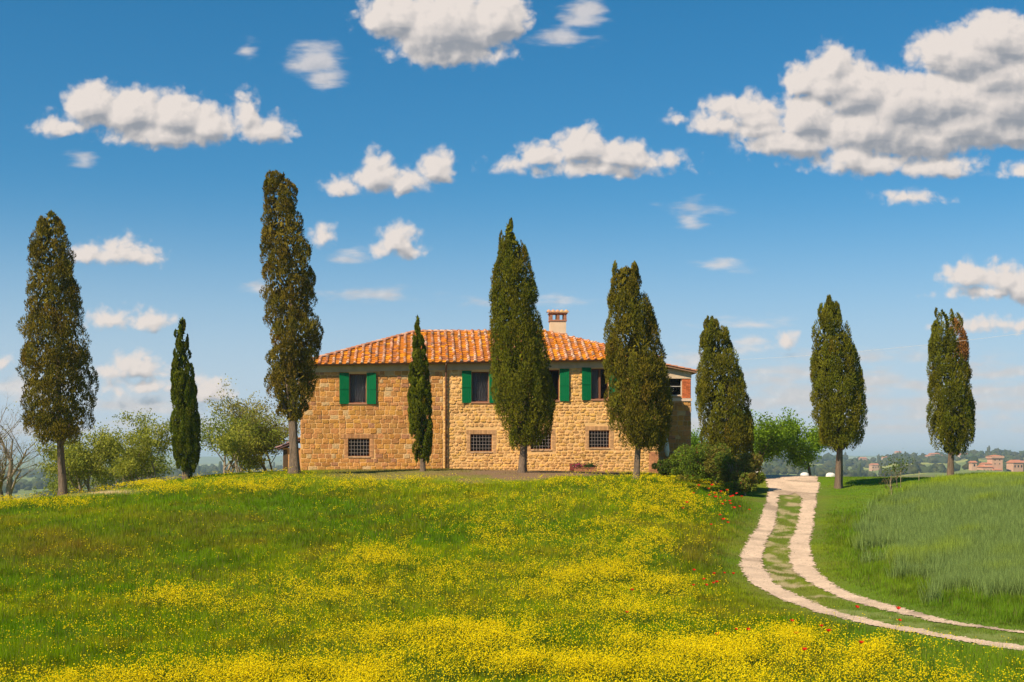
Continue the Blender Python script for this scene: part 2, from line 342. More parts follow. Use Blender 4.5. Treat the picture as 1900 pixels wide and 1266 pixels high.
# regions of ground, laid out in plan
WHEAT = [hit(*p)[:2] for p in ((1655,930),(1622,985),(1640,1015),(1700,1050),(1735,1078),(1800,1110),(1900,1118),(2100,1125))]+[(X(2300,45),45),(X(2300,78),78),(X(1900,82),82),(X(1800,80),80),(X(1760,74),74),(X(1700,71),71)]
def wheat_w(x, y):
    return in_poly(x+(fbm(x/1.1, y/1.1, 71, 3)-.5)*4.0+rng.normal(size=x.shape)*.25, y+(fbm(x/1.1+7, y/1.1, 72, 3)-.5)*6.0, WHEAT).astype(float)
def gauss(px, py, L):
    s = np.zeros(px.shape)
    for (cx, cy, rx, ry, a) in L: s = np.maximum(s, a*np.exp(-(((px-cx)/rx)**2+((py-cy)/ry)**2)))
    return s
FLW = [(430,899,210,9,.9),(60,930,110,7,.8),(780,893,110,10,.7),(690,890,220,12,.45),(1060,898,90,10,.7),(1180,905,110,18,1.),(1240,930,80,34,.95),(1140,950,90,30,.5),
  (1190,985,60,30,.55),(1080,985,80,40,.4),(1120,1058,85,28,1.),(1150,1040,50,24,.8),(960,980,60,40,.4),(950,1030,50,30,.35),(1250,1075,50,24,.6),(1170,1110,100,18,.5),
  (715,1035,70,26,.65),(650,1065,90,24,.5),(540,1090,100,20,.38),(380,1112,100,16,.38),(300,1110,50,12,.25),(850,1060,90,30,.3),(1010,1100,80,16,.4),
  (900,1165,110,18,.7),(1060,1170,170,24,.6),(860,1195,240,22,.7),(640,1225,260,26,.8),(500,1250,180,20,.7),(950,1240,400,30,.8),(250,1255,120,16,.6),(700,1262,380,22,.75),
  (1330,1195,120,34,.75),(1450,1180,120,28,.7),(1560,1205,110,30,.6),(1360,1235,190,30,.42),(1600,1245,120,20,.35),(1750,1262,150,12,.35),(120,1262,160,14,.35),
  (700,1290,800,24,.55),(1100,1210,160,26,.45),(230,1170,160,30,.07),(200,1080,200,40,.06),(560,1150,220,40,.07),(1000,940,260,30,.28),(800,960,200,40,.08),(800,1110,200,30,.10)]
def bare_w(x, y):
    px = HX+F*x/np.maximum(y, 1)
    e = sstep(67.3, 68.8, y+(fbm(x/1.2, y/1.2, 15, 3)-.5)*3)*sstep(82, 80, y)
    return e*(sstep(800, 900, px)*sstep(1190, 1130, px)+.55*sstep(560, 640, px)*sstep(900, 800, px))*(.55+.9*fbm(x/.8, y/.8, 16, 3))
def flower_dens(x, y, z):
    px, py = proj(x, y, z+.40*(1-sstep(60, 74, y)*.55))
    qx = px+(fbm(x/4, y/4, 81, 3)-.5)*150; qy = py+(fbm(x/4+5, y/4, 82, 3)-.5)*60*np.clip((py-870)/200, .08, 1)
    g = gauss(qx, qy, FLW)
    g = np.clip(g*(.08+1.6*sstep(.3, .72, fbm(x/1.1, y/1.1, 83, 4)))*(.35+1.1*sstep(.3, .65, fbm(x/.33, y/.33, 84, 2))), 0, 1)**1.2+.010
    bank = sstep(1330, 1380, px)*(py < 1130)
    return g*(1-bank)*(1-np.clip(bare_w(x, y)*2.5, 0, 1))*(1-sstep(67.2, 68.6, y)*(px > 560)*(px < 1150))*(path_d(x, y) > .5)*(lane_d(x, y) > np.where(px > 1420, 2.6, 2.0))*(1-wheat_w(x, y))*(px < 1960)

def ground_col(x, y, z):
    """colour of soil and short turf; blades use it too"""
    px, py = proj(x, y, z); r = np.hypot(x, y)
    n1 = fbm(x/6, y/6, 11, 4)[:, None]; n2 = fbm(x/1.3, y/1.3, 12, 4)[:, None]; n3 = fbm(x/12+3, y/12, 13, 3)[:, None]
    green = np.array([.112, .205, .002]); lime = np.array([.205, .255, .003]); olive = np.array([.185, .170, .006])
    c = green+(lime-green)*sstep(.35, .7, n1)+(olive-green)*.6*sstep(.5, .75, n2)
    brown = np.array([.215, .145, .018])
    bw = gauss(px, py, [(130,1020,150,34,.75),(390,968,130,20,.6),(120,1000,70,20,.5),(470,1000,150,22,.35),(1290,1020,45,40,.6),(1240,1075,40,30,.5),(1340,1130,60,24,.3)])[:, None]*(.4+1.0*n2)
    c = c+(brown-c)*np.clip(bw, 0, .8)
    lm = (sstep(3.2, .8, lane_d(x, y))*.75)[:, None]; c = c+(np.array([.135, .165, .03])-c)*lm*n2*1.6
    gp = (sstep(1.1, .5, lane_d(x, y))*sstep(.46, .66, fbm(x/.5, y/.9, 17, 3)))[:, None]; c = c+(np.array([.50, .38, .22])-c)*gp*.8
    rt = (sstep(1500, 1600, px)*(1-wheat_w(x, y)))[:, None]*(r[:, None] < 110); c = c+(np.array([.125, .215, .018])-c)*rt*.75
    # bare earth before the house and on the left shoulder
    g = gauss(px, py, [(1000,879,150,5,1.),(840,881,60,4,.7),(1120,879,70,4,.8),(205,914,55,4,1.),(140,920,40,3,.5)])*(y > 64)*(r < 95)
    g = np.clip(g*(.5+1.1*fbm(x/1.1, y/1.1, 14, 3)), 0, 1)[:, None]
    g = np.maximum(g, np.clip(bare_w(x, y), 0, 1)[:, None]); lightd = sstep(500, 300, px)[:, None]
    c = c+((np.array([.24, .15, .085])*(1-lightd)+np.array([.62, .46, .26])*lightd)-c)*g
    # far fields and scrub
    fw = sstep(110, 260, r)[:, None]
    cell = vnoise(np.floor(x/170+.6*vnoise(x/300, y/300, 40)), np.floor(y/260+.5*vnoise(x/300+8, y/300, 41)), 42)[:, None]
    ff = np.array([.15, .21, .05])+cell*np.array([.07, .035, .03])+(cell > .86)*np.array([.14, .12, .0])+(cell < .18)*np.array([.02, -.04, .0])
    ff = ff*(.75+.5*fbm(x/40, y/40, 43, 4)[:, None])
    c = c*(1-fw)+ff*fw
    return c

# ------------------------------------------------------------------ ground sheet
az = np.concatenate([np.linspace(-180, -26, 70, endpoint=False), np.linspace(-26, 26, 520, endpoint=False), np.linspace(26, 180, 70, endpoint=False)])*PI/180
rr = np.concatenate([np.linspace(2, 16, 18, endpoint=False), np.linspace(16, 100, 300, endpoint=False), np.geomspace(100, 9000, 210)])
A, R = np.meshgrid(az, rr, indexing='ij'); gx = (R*np.sin(A)).ravel(); gy = (R*np.cos(A)).ravel()
gx = np.append(gx, 0); gy = np.append(gy, 0); gz = H(gx, gy)
na, nr = len(az), len(rr); I = np.arange(na)[:, None]*nr+np.arange(nr-1)[None]; J = ((np.arange(na)+1) % na)[:, None]*nr+np.arange(nr-1)[None]
q = np.stack([I, I+1, J+1, J], -1).reshape(-1, 4); i0 = np.arange(na)*nr; t3 = np.stack([np.full(na, na*nr), i0, np.roll(i0, -1)], -1)
M_ground = mat('meadow_ground', (1, 1, 1), .95, attr=True, noise=(14., .55, (.55, .52, .45), 'mul'), bump=(30, .5, .05), spec=.1)
g = np_mesh('ground', np.column_stack([gx, gy, gz]), [q, t3], M_ground, col=ground_col(gx, gy, gz), smooth=True)
tag(g, kind='structure')

# gravel lane
cell = .07
xs = np.arange(3, 26, cell); ys = np.arange(22, 90, cell); nx, ny = len(xs), len(ys)
GX, GY = np.meshgrid(xs+cell/2, ys+cell/2, indexing='ij')
keep = path_d(GX.ravel(), GY.ravel()).reshape(GX.shape) < 0
ii, jj = np.nonzero(keep); idm = -np.ones((nx+1, ny+1), np.int64); cor = [(ii, jj), (ii+1, jj), (ii+1, jj+1), (ii, jj+1)]
for a, b in cor: idm[a, b] = 0
va, vb = np.nonzero(idm == 0); idm[va, vb] = np.arange(len(va)); vx = 3+va*cell; vy = 22+vb*cell
vz = H(vx, vy)+.022
pcn = fbm(vx/.8, vy/.8, 21, 4)[:, None]; pcol = np.array([.70, .52, .37])*(.72+.5*pcn)*(.90+.2*rng.random((len(vx), 1))); wet = sstep(.62, .75, fbm(vx/1.7, vy/1.7, 22, 3))[:, None]; pcol = pcol*(1-.30*wet)
M_path = mat('pale_gravel', (1, 1, 1), .95, attr=True, noise=(9., .5, (.80, .74, .66), 'mul'), bump=(60, .9, .03), spec=.1)
o = np_mesh('path', np.column_stack([vx, vy, vz]), np.stack([idm[a, b] for a, b in cor], -1), M_path, col=pcol, smooth=True)
tag(o, kind='structure')

# loose stones on the lane
n = 60000; sx_ = 3+rng.random(n)*23; sy_ = 24+rng.random(n)*60; pd = path_d(sx_, sy_); ok = (pd < .10) & (rng.random(n) < .22+.25*sstep(-.30, -.02, pd)); sx_, sy_ = sx_[ok], sy_[ok]; n = len(sx_)
tv = np.array([(1, 0, 0), (0, 1, 0), (-1, 0, 0), (0, -1, 0), (0, 0, .8)]); sr = .010+.022*rng.random(n)**3
V = tv[None]*(.7+.6*rng.random((n, 5, 1)))*sr[:, None, None]+np.column_stack([sx_, sy_, H(sx_, sy_)+.022])[:, None]
tf = np.array([(0, 1, 4), (1, 2, 4), (2, 3, 4), (3, 0, 4)]); pc_ = np.array([.50, .38, .27])*(.45+.9*rng.random((n, 1)))
M_stones = mat('loose_stone', (1, 1, 1), .9, attr=True, spec=.1)
tag(np_mesh('loose_gravel', V.reshape(-1, 3), (tf[None]+5*np.arange(n)[:, None, None]).reshape(-1, 3), M_stones, col=np.repeat(pc_, 5, 0)), 'pale loose stones scattered along the wheel tracks', 'gravel', kind='stuff')

# ------------------------------------------------------------------ grass, wheat, flowers
def sample_field(n, d0, d1, pxa=-220, pxb=2120, pw=1.0):
    u = rng.random(n)
    d = d0*(d1/d0)**u if pw == 1 else (d0**(1-pw)+u*(d1**(1-pw)-d0**(1-pw)))**(1/(1-pw))
    px = pxa+rng.random(n)*(pxb-pxa); x = X(px, d); return x, d
# footprint of the house (kept free of grass)
HL = np.array([X(558, 79.2), 79.2]); HR = np.array([X(1222, 80.4), 80.4]); HU = (HR-HL)/np.linalg.norm(HR-HL); HN = np.array([-HU[1], HU[0]])
HLEN = float(np.linalg.norm(HR-HL)); HW = 10.0; HROT = math.atan2(HU[1], HU[0])
def in_house(x, y, m_=0.0):
    a = (x-HL[0])*HU[0]+(y-HL[1])*HU[1]; b = (x-HL[0])*HN[0]+(y-HL[1])*HN[1]
    return (a > -m_) & (a < HLEN+1.6+m_) & (b > -m_) & (b < HW+m_)
def blades(name, x, y, z, hgt, wid, col, material, lean=.35):
    n = len(x); th = rng.random(n)*2*PI; lt = rng.random(n)*2*PI; ln = rng.random(n)*lean*hgt
    c, s = np.cos(th)*wid/2, np.sin(th)*wid/2
    V = np.empty((n, 3, 3), np.float32)
    V[:, 0] = np.column_stack([x-c, y-s, z-.02]); V[:, 1] = np.column_stack([x+c, y+s, z-.02]); V[:, 2] = np.column_stack([x+np.cos(lt)*ln, y+np.sin(lt)*ln, z+hgt])
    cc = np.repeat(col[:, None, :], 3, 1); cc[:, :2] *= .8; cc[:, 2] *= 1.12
    return np_mesh(name, V.reshape(-1, 3), np.arange(3*n).reshape(-1, 3), material, col=cc.reshape(-1, 3))
M_grass = mat('grass_blade', (1, 1, 1), .8, attr=True, trans=.45, spec=.04)
x, y = sample_field(1450000, 15, 97, pw=.8)
z = H(x, y); pd = path_d(x, y); ld = lane_d(x, y); ww = wheat_w(x, y); px, py = proj(x, y, z)
bare = gauss(px, py, [(1000,879,150,5,1.),(840,881,60,4,.7),(1120,879,70,4,.8),(205,914,50,4,1.)])*(y > 64)
ok = ((pd > .03) | ((pd > -.20) & (rng.random(len(x)) < .26+1.2*pd)) | (rng.random(len(x)) < .015)) & ~in_house(x, y, .05) & (ww < .5) & (rng.random(len(x)) > np.maximum(bare*.93, np.clip(bare_w(x, y), 0, .95))) & (rng.random(len(x)) > .85*(ld < 1.0)*sstep(.46, .66, fbm(x/.5, y/.9, 17, 3))) & ((pd > .5) | (rng.random(len(x)) < .7))
x, y, z, pd, ld, px, py = (v[ok] for v in (x, y, z, pd, ld, px, py))
hn = fbm(x/2.2, y/2.2, 51, 3)
hgt = (.07+.22*hn)*(.6+.8*rng.random(len(x)))
hgt *= 1-.70*sstep(64.5, 68, y)                                     # mown round the house
hgt *= 1-.48*sstep(2.4, 1.2, ld)                                   # short between the tracks
tuft = fbm(x/.38, y/.38, 54, 2); hgt *= .55+.9*tuft; hgt *= .4+.6*sstep(0, 1.6, pd)
hgt = np.where((px > 1250) & (px < 1400) & (y < 68) & (y > 45), hgt*1.35, hgt)
wid = .008+.00022*y
col = ground_col(x, y, z)*np.array([1.46, 1.46, 1.05])*(.62+.5*rng.random((len(x), 1)))*(.70+.62*sstep(.3, .72, tuft)[:, None])
dry = (rng.random(len(x)) < .06+.10*sstep(.5, .8, fbm(x/3, y/3, 52, 3))); strip = ld < .75; col[strip] = col[strip]*.6+np.array([.24, .24, .05])*.4; col[dry] = np.array([.26, .20, .075])*(.7+.5*rng.random((dry.sum(), 1)))
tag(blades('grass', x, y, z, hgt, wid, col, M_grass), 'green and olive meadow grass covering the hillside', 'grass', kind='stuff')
# wheat
x, y = sample_field(640000, 30, 86, 1560, 2200, .6)
ok = (wheat_w(x, y) > .5) & (path_d(x, y) > .8); x, y = x[ok], y[ok]; z = H(x, y)
edge = fbm(x/2, y/2, 53, 3)
top = sstep(66, 76, y)
hgt = (.42+.28*edge)*(.75+.4*rng.random(len(x)))*(1-.45*top); wid = .009+.00024*y
col = (np.array([.23, .31, .085])+(np.array([.34, .42, .025])-np.array([.23, .31, .085]))*np.clip(.75*sstep(.5, .85, edge)+.8*top, 0, 1)[:, None])*(.55+1.2*rng.random((len(x), 1))**1.3)
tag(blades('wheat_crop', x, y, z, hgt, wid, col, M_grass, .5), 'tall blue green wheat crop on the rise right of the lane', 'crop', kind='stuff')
# yellow mustard
def heads(x, y, z, size, k=2):
    n = len(x); Vs = []
    for i in range(k):
        nn = rng.normal(size=(n, 3))*.8+np.array([-.3, -.3, 1.0]); a = np.cross(nn, rng.normal(size=(n, 3))); a /= np.linalg.norm(a, axis=1)[:, None]; b = np.cross(a, nn); b /= np.linalg.norm(b, axis=1)[:, None]
        P = np.column_stack([x, y, z]); s = (size/2)[:, None]
        Vs.append(np.stack([P-a*s, P-b*s*.8, P+a*s, P+b*s*.8], 1))
    return np.concatenate(Vs).reshape(-1, 3)
x, y = sample_field(560000, 15, 82, pw=.9); z = H(x, y)
ok = (rng.random(len(x)) < flower_dens(x, y, z)*1.0) & ~in_house(x, y, 1.5); x, y, z = x[ok], y[ok], z[ok]
n = len(x); near = (1-sstep(60, 74, y)*.55)
ph = (.30+.30*rng.random(n))*near
k = 5; X4 = np.repeat(x, k)+rng.normal(size=n*k)*.055; Y4 = np.repeat(y, k)+rng.normal(size=n*k)*.055; Z4 = np.repeat(z+ph, k)-rng.random(n*k)*.14*np.repeat(near, k)
sz = (.019+.00030*Y4)*(.6+.7*rng.random(n*k))
V = heads(X4, Y4, Z4, sz, 2); nf = len(V)//4
yc = np.array([.95, .74, .006])*(.8+.3*rng.random((nf, 1))); yc[:, 0] *= .92+.1*rng.random(nf)
Mf = mat('mustard_petal', (1, 1, 1), .7, attr=True, trans=.4, spec=.05)
# stems: thin triangles, same object
m2 = n; th = rng.random(m2)*PI; w = .006
SV = np.stack([np.column_stack([x-np.cos(th)*w, y-np.sin(th)*w, z]), np.column_stack([x+np.cos(th)*w, y+np.sin(th)*w, z]), np.column_stack([x, y, z+ph])], 1).reshape(-1, 3)
allV = np.concatenate([V, SV]); allC = np.concatenate([np.repeat(yc, 4, 0), np.tile(np.array([[.12, .19, .02]]), (len(SV), 1))])
tag(np_mesh('mustard_flowers', allV, [np.arange(4*nf).reshape(-1, 4), 4*nf+np.arange(len(SV)).reshape(-1, 3)], Mf, col=allC), 'yellow wild mustard blossoms massed in drifts over the meadow', 'flowers', kind='stuff')
print('FLOWERS', n)

# ------------------------------------------------------------------ plants
M_cyp = mat('cypress_foliage', (1, 1, 1), .85, attr=True, trans=.08, spec=.03)
M_leaf = mat('leaf', (1, 1, 1), .65, attr=True, trans=.45, spec=.12)
M_bark = mat('bark', (.25, .175, .12), .95, noise=(4., .95, (.13, .095, .07)), bump=(9, 1.0, .08), wave=(5, 5, .5), spec=.1)
M_bark2 = mat('pale_bark', (.33, .27, .20), .95, noise=(6., .6, (.17, .13, .09)), bump=(12, .8, .04), wave=(3, 3, .6), spec=.1)
M_twig = mat('twig', (.20, .15, .11), .95, spec=.1)

def unit(v): return v/np.maximum(np.linalg.norm(v, axis=-1, keepdims=True), 1e-9)
def leaf_quads(P, T, B, L, Wd):
    a = T*L[:, None]/2; b = B*Wd[:, None]/2
    return np.stack([P-a, P+b*1.0-a*.1, P+a, P-b*1.0-a*.1], 1).reshape(-1, 3)

def cypress(label, px, py, d, prof, tw, low_py, dens=1.0, hue=(.110, .098, .020), holes=0.0, seed=0, plume=(.34, .75), split=None, dead=None, lean=0, limbs=5):
    """prof: rows (py, left px, right px) of the crown's outline"""
    r_ = np.random.default_rng(100+seed)
    bx = X(px, d); bz = h1(bx, d); base = np.array([bx, d, bz])
    root = empty('cypress_tree', base.tolist())
    tag(root, label, 'cypress', 'cypresses standing round the farmhouse')
    pr = np.array(sorted([(Zp(a, d)-bz, (X((b+c)/2, d)-bx), (c-b)/2/F*d) for a, b, c in prof])); z0, z1 = pr[0, 0], pr[-1, 0]
    def ctr(z): return np.interp(z, pr[:, 0], pr[:, 1])
    def rad(z): return np.interp(z, pr[:, 0], pr[:, 2])
    Hh = z1-z0; area = 2*PI*np.mean(rad(np.linspace(z0, z1, 50)))*Hh
    n = int(area*(2.9 if holes < .3 else 3.3)*dens)+40
    zz = z0+.1+(Hh-.15)*r_.random(n*4); keep_ = r_.random(n*4) < (rad(zz)/pr[:, 2].max()); zz = zz[keep_][:n]; n = len(zz)
    th = r_.random(n)*2*PI; R_ = rad(zz); hv = plume[1]*(.7+.6*r_.random(n))*np.clip(R_/.9, .5, 1.2); hr = plume[0]*(.7+.6*r_.random(n))*np.clip(R_/.9, .4, 1.2)
    inner = .86+.16*r_.random(n) if holes < .3 else .60+.44*r_.random(n)**.7
    rr_ = np.maximum(R_-hr*.80, 0)*inner
    Cc = np.column_stack([ctr(zz)+rr_*np.cos(th), rr_*np.sin(th), zz])
    if split is not None:   # gap between two tips
        sx = X(split[0], d)-bx; sz = Zp(split[1], d)-bz; k_ = ~((np.abs(Cc[:, 0]-sx) < split[2]) & (Cc[:, 2] > sz)); Cc = Cc[k_]; hv = hv[k_]; hr = hr[k_]; th = th[k_]; n = len(Cc)
    per = 235; 
    ci = np.repeat(np.arange(n), per); m_ = len(ci)
    dirs = unit(r_.normal(size=(m_, 3))+np.column_stack([np.cos(th[ci]), np.sin(th[ci]), np.full(m_, .25)])*.75)
    rad_f = .72+.36*r_.random(m_)**1.2
    # flame shape: narrower to the tip
    tz = dirs[:, 2]; nar = np.where(tz > 0, 1-.45*tz, 1.0)
    P = Cc[ci]+np.column_stack([dirs[:, 0]*hr[ci]*nar, dirs[:, 1]*hr[ci]*nar, dirs[:, 2]*hv[ci]])*rad_f[:, None]
    T = unit(dirs*.6+np.array([0, 0, 1.1])+r_.normal(size=(m_, 3))*.38); B = unit(np.cross(T, r_.normal(size=(m_, 3))))
    L = .13*(.6+.8*r_.random(m_)); Wd = .036*(.6+.8*r_.random(m_))
    V = leaf_quads(P, T, B, L, Wd)
    hue = np.array(hue)*np.array([1.34, 1.27, .60]); cc = hue*(.72+.52*r_.random((n, 1)))
    cc[:, 0] *= 1+.25*(r_.random(n)-.5); brn = r_.random(n) < .02; cc[brn] = cc[brn]*np.array([1.12, .86, .9])
    if dead is not None:
        dx = X(dead[0], d)-bx; dz = Zp(dead[1], d)-bz; k_ = (np.abs(Cc[:, 0]-dx) < dead[2]) & (np.abs(Cc[:, 2]-dz) < dead[3]) & (Cc[:, 1] < 0); cc[k_] = np.array([.30, .13, .035])
    lc = cc[ci]*(.88+.24*r_.random((m_, 1))); Cv = np.repeat(lc, 4, 0)
    # coarser sprays fill the inside of the crown
    nc = int(area*Hh*(5.0 if holes < .3 else 2.6))+600
    zc_ = z0+.1+(Hh-.3)*r_.random(nc*2); zc_ = zc_[r_.random(nc*2) < rad(zc_)/pr[:, 2].max()][:nc]; nc = len(zc_)
    tc_ = r_.random(nc)*2*PI; Rc = np.maximum(rad(zc_)-.16, .01)*.80*np.sqrt(r_.random(nc))
    if split is not None: Rc = np.where(zc_ > Zp(split[1], d)-bz, .02, Rc)
    Pc = np.column_stack([ctr(zc_)+Rc*np.cos(tc_), Rc*np.sin(tc_), zc_]); Tc = unit(r_.normal(size=(nc, 3))*.6+np.array([0, 0, .8])); Bc = unit(np.cross(Tc, r_.normal(size=(nc, 3))))
    CV = leaf_quads(Pc, Tc, Bc, .30*(.6+.7*r_.random(nc)), .13*(.6+.7*r_.random(nc)))
    Vall = np.concatenate([V, CV]); Fa = np.arange(4*(m_+nc)).reshape(-1, 4); Cv = np.concatenate([Cv, np.repeat(hue*(.7+.5*r_.random((nc, 1))), 4, 0)])
    np_mesh('crown', Vall, Fa, M_cyp, root, col=Cv)
    # trunk, fluted, with limbs rising into the crown
    tr = tw/2/F*d; zt = Zp(low_py, d)-bz; mb = MB(); cxt = ctr(zt+1.0)
    npt, ns = 16, 14; ztop = zt+(z1-zt)*.55; vs = []; fs = []
    ph_ = r_.random(8)*6
    for i in range(npt):
        t = i/(npt-1); zc = -.25+(ztop+.25)*t; rr2 = tr*(.92+.35*math.exp(-(zc+.2)*3.2))*(1-.75*t)+.01
        ox = cxt*min(1, max(0, (zc-.3)/max(zt+1, .5)))*.9
        for k_ in range(ns):
            a = 2*PI*k_/ns; q_ = rr2*(1+.13*math.sin(3*a+ph_[0]+zc*.5)+.09*math.sin(5*a+ph_[1]-zc*.7)+.05*random.uniform(-1, 1)); vs.append((ox+q_*math.cos(a), q_*math.sin(a), zc))
    for i in range(npt-1):
        for k_ in range(ns): fs.append((i*ns+k_, i*ns+(k_+1) % ns, (i+1)*ns+(k_+1) % ns, (i+1)*ns+k_))
    mb.add(vs, fs)
    for i in range(limbs):
        a = r_.random()*2*PI; zb = zt-.25+r_.random()*.9; rl = rad(zt+1.3)*.75
        p0 = Vector((cxt*min(1, max(0, (zb-.3)/max(zt+1, .5)))*.9, 0, zb)); p1 = p0+Vector((math.cos(a)*rl*.45, math.sin(a)*rl*.45, .55)); p2 = p1+Vector((math.cos(a)*rl*.45, math.sin(a)*rl*.45, 1.3))
        mb.tube([p0, p1, p2], [tr*.42, tr*.28, tr*.12], 6)
    mb.build('trunk', M_bark, root, smooth=True)
    return root

G_ = (.105, .110, .016); O_ = (.118, .098, .022)
cypress('thick brown green cypress with ragged lower crown, farthest left', 117, 918, 71,
  [(390,88,102),(402,76,114),(430,62,126),(455,56,132),(500,46,142),(550,40,156),(600,38,160),(650,37,168),(700,37,176),(750,38,178),(785,44,172),(805,50,160),(822,72,126)], 16, 825, .62, O_, .55, 1, (.34, .42), limbs=9)
cypress('slim green cypress with foliage almost to the ground, among the left bushes', 345, 889, 72,
  [(586,333,339),(608,325,347),(640,321,350),(680,318,358),(720,317,364),(770,316,370),(810,317,372),(845,322,370),(870,330,362),(884,338,352)], 12, 880, 1.9, (.085, .105, .014), 0, 2, (.20, .5), limbs=0)
cypress('tallest brownish cypress with gappy crown by the left corner of the house', 547, 878, 69,
  [(315,506,530),(330,492,542),(345,490,548),(385,486,562),(430,483,574),(480,483,582),(520,484,584),(560,487,592),(600,488,600),(640,489,598),(668,489,588),(690,490,586),(730,494,588),(760,508,574),(782,530,560)], 20, 785, .62, (.125, .097, .024), .6, 3, (.30, .36), limbs=9)
cypress('narrow green cypress in front of the left half of the stone wall', 785, 874, 70.5,
  [(582,773,778),(602,769,781),(630,765,787),(670,760,794),(710,757,799),(760,757,802),(800,759,803),(835,763,803),(852,770,799),(862,780,792)], 10, 860, 1.9, (.095, .110, .014), 0, 4, (.20, .46), limbs=0)
cypress('broad pointed green cypress standing before the middle of the house', 970, 876, 71,
  [(411,938,950),(432,930,962),(465,921,978),(500,914,988),(540,910,997),(590,909,1005),(640,909,1014),(690,910,1026),(730,912,1030),(765,917,1029),(795,930,1022),(815,945,1005),(826,956,986)], 16, 826, 1.0, (.105, .108, .015), 0, 5, (.28, .62))
cypress('rounded olive cypress before the right end of the house', 1181, 887, 65.5,
  [(490,1150,1172),(502,1136,1186),(525,1131,1196),(565,1127,1206),(610,1122,1222),(660,1120,1236),(710,1121,1245),(755,1124,1246),(785,1132,1246),(808,1148,1240),(826,1172,1226),(834,1185,1205)], 13, 828, 1.0, (.115, .100, .020), .1, 6, (.28, .5))
cypress('leaning cypress with a slanted top, rising out of the dark shrubs', 1350, 892, 77,
  [(590,1308,1322),(600,1302,1340),(620,1299,1352),(650,1297,1364),(690,1294,1378),(730,1292,1388),(770,1293,1394),(800,1297,1398),(825,1306,1400),(850,1322,1398),(868,1340,1388)], 14, 850, 1.0, (.108, .108, .018), 0, 7, (.28, .5))
cypress('oval cypress on a twisted pale trunk beside the gravel lane', 1556, 907, 74,
  [(554,1530,1548),(566,1520,1558),(590,1512,1568),(620,1506,1580),(660,1503,1592),(700,1503,1600),(740,1505,1607),(775,1509,1608),(800,1516,1603),(822,1530,1590),(838,1545,1575)], 14, 836, 1.0, (.108, .112, .018), .1, 8, (.27, .5))
cypress('double tipped cypress with an orange dead patch, farthest right', 1764, 890, 78,
  [(570,1739,1746),(590,1731,1782),(612,1727,1790),(650,1724,1796),(700,1721,1801),(750,1720,1806),(790,1720,1810),(812,1727,1806),(830,1742,1792),(842,1757,1776)], 12, 842, 1.0, (.105, .110, .017), 0, 9, (.25, .5), split=(1754, 628, .16), dead=(1776, 632, .30, .9))

def broadleaf(name, label, cat, group, px, d, ht, spread, nleaf, leafcol, leaf=.10, bark=None, bare=False, seed=0, stems=1, base_py=None, squash=1.0, up=.5, tr=.12, low=.15, zoff=0, lc2=None, twigs=3):
    r_ = random.Random(500+seed); rn = np.random.default_rng(500+seed)
    bx = X(px, d); bz = h1(bx, d)+zoff; root = empty(name, (bx, d, bz)); tag(root, label, cat, group)
    mb = MB(); tips = []
    def grow(p, dr, length, rad_, lev):
        seg = 3; pts_ = [p.copy()]; rs = [rad_]
        for i in range(seg):
            dr = (dr+Vector((r_.uniform(-1, 1), r_.uniform(-1, 1), r_.uniform(-.5, 1)))*.16).normalized()
            p = p+dr*length/seg; pts_.append(p.copy()); rs.append(rad_*(1-.5*(i+1)/seg))
            if lev >= 2: tips.append((p.copy(), lev))
        mb.tube(pts_, rs, 5 if lev < 2 else 3, cap=False)
        if lev < twigs:
            for i in range(4 if lev == 0 else 3+(lev == 1)):
                k_ = r_.uniform(.35, 1); q_ = pts_[0].lerp(pts_[-1], k_); ax = Vector((r_.uniform(-1, 1), r_.uniform(-1, 1), r_.uniform(-.2, up)))
                nd = (dr*.75+ax*.95); nd.x *= spread; nd.y *= spread; nd.normalize()
                grow(q_, nd, length*r_.uniform(.55, .8), rs[-1]*.75, lev+1)
    for s_ in range(stems):
        a = r_.random()*2*PI; tilt = 0 if stems == 1 else r_.uniform(.15, .5)
        grow(Vector((math.cos(a)*.25*(stems > 1), math.sin(a)*.25*(stems > 1), -.2)), Vector((math.cos(a)*tilt, math.sin(a)*tilt, 1)).normalized(), ht*(low+.2 if stems == 1 else .38), tr, 0)
    # scale to height and width
    zs = max(t[0].z for t in tips); k_ = ht/zs
    mb.v = [(v[0]*k_, v[1]*k_, v[2]*k_ if v[2] > 0 else v[2]) for v in mb.v]; mb.build('trunk', bark or M_bark2, root, smooth=True)
    if not bare or nleaf:
        TP = np.array([tuple(t[0]*k_) for t in tips]); ci = rn.integers(0, len(TP), nleaf)
        P = TP[ci]+rn.normal(size=(nleaf, 3))*np.array([.22, .22, .18])*squash; T = unit(rn.normal(size=(nleaf, 3))+np.array([0, 0, .3])); B = unit(np.cross(T, rn.normal(size=(nleaf, 3))))
        V = leaf_quads(P, T, B, leaf*(.6+.8*rn.random(nleaf)), leaf*.6*(.6+.8*rn.random(nleaf)))
        tc_ = rn.random((len(TP), 1)); base = np.array(leafcol); c2 = np.array(lc2 if lc2 else leafcol)
        c = (base*(1-tc_[ci])+c2*tc_[ci])*(.7+.6*rn.random((nleaf, 1)))
        np_mesh('crown', V, np.arange(4*nleaf).reshape(-1, 4), M_leaf, root, col=np.repeat(c, 4, 0))
    return root
GB = 'young trees along the back of the hill'
YG = (.38, .37, .040); YG2 = (.24, .28, .035)
broadleaf('bare_tree', 'leafless grey tree with spreading twigs at the far left edge', 'tree', GB, 22, 76, 6.6, 1.3, 500, (.3, .28, .06), .09, M_bark2, False, 1, 4, tr=.17, twigs=4, up=.9)
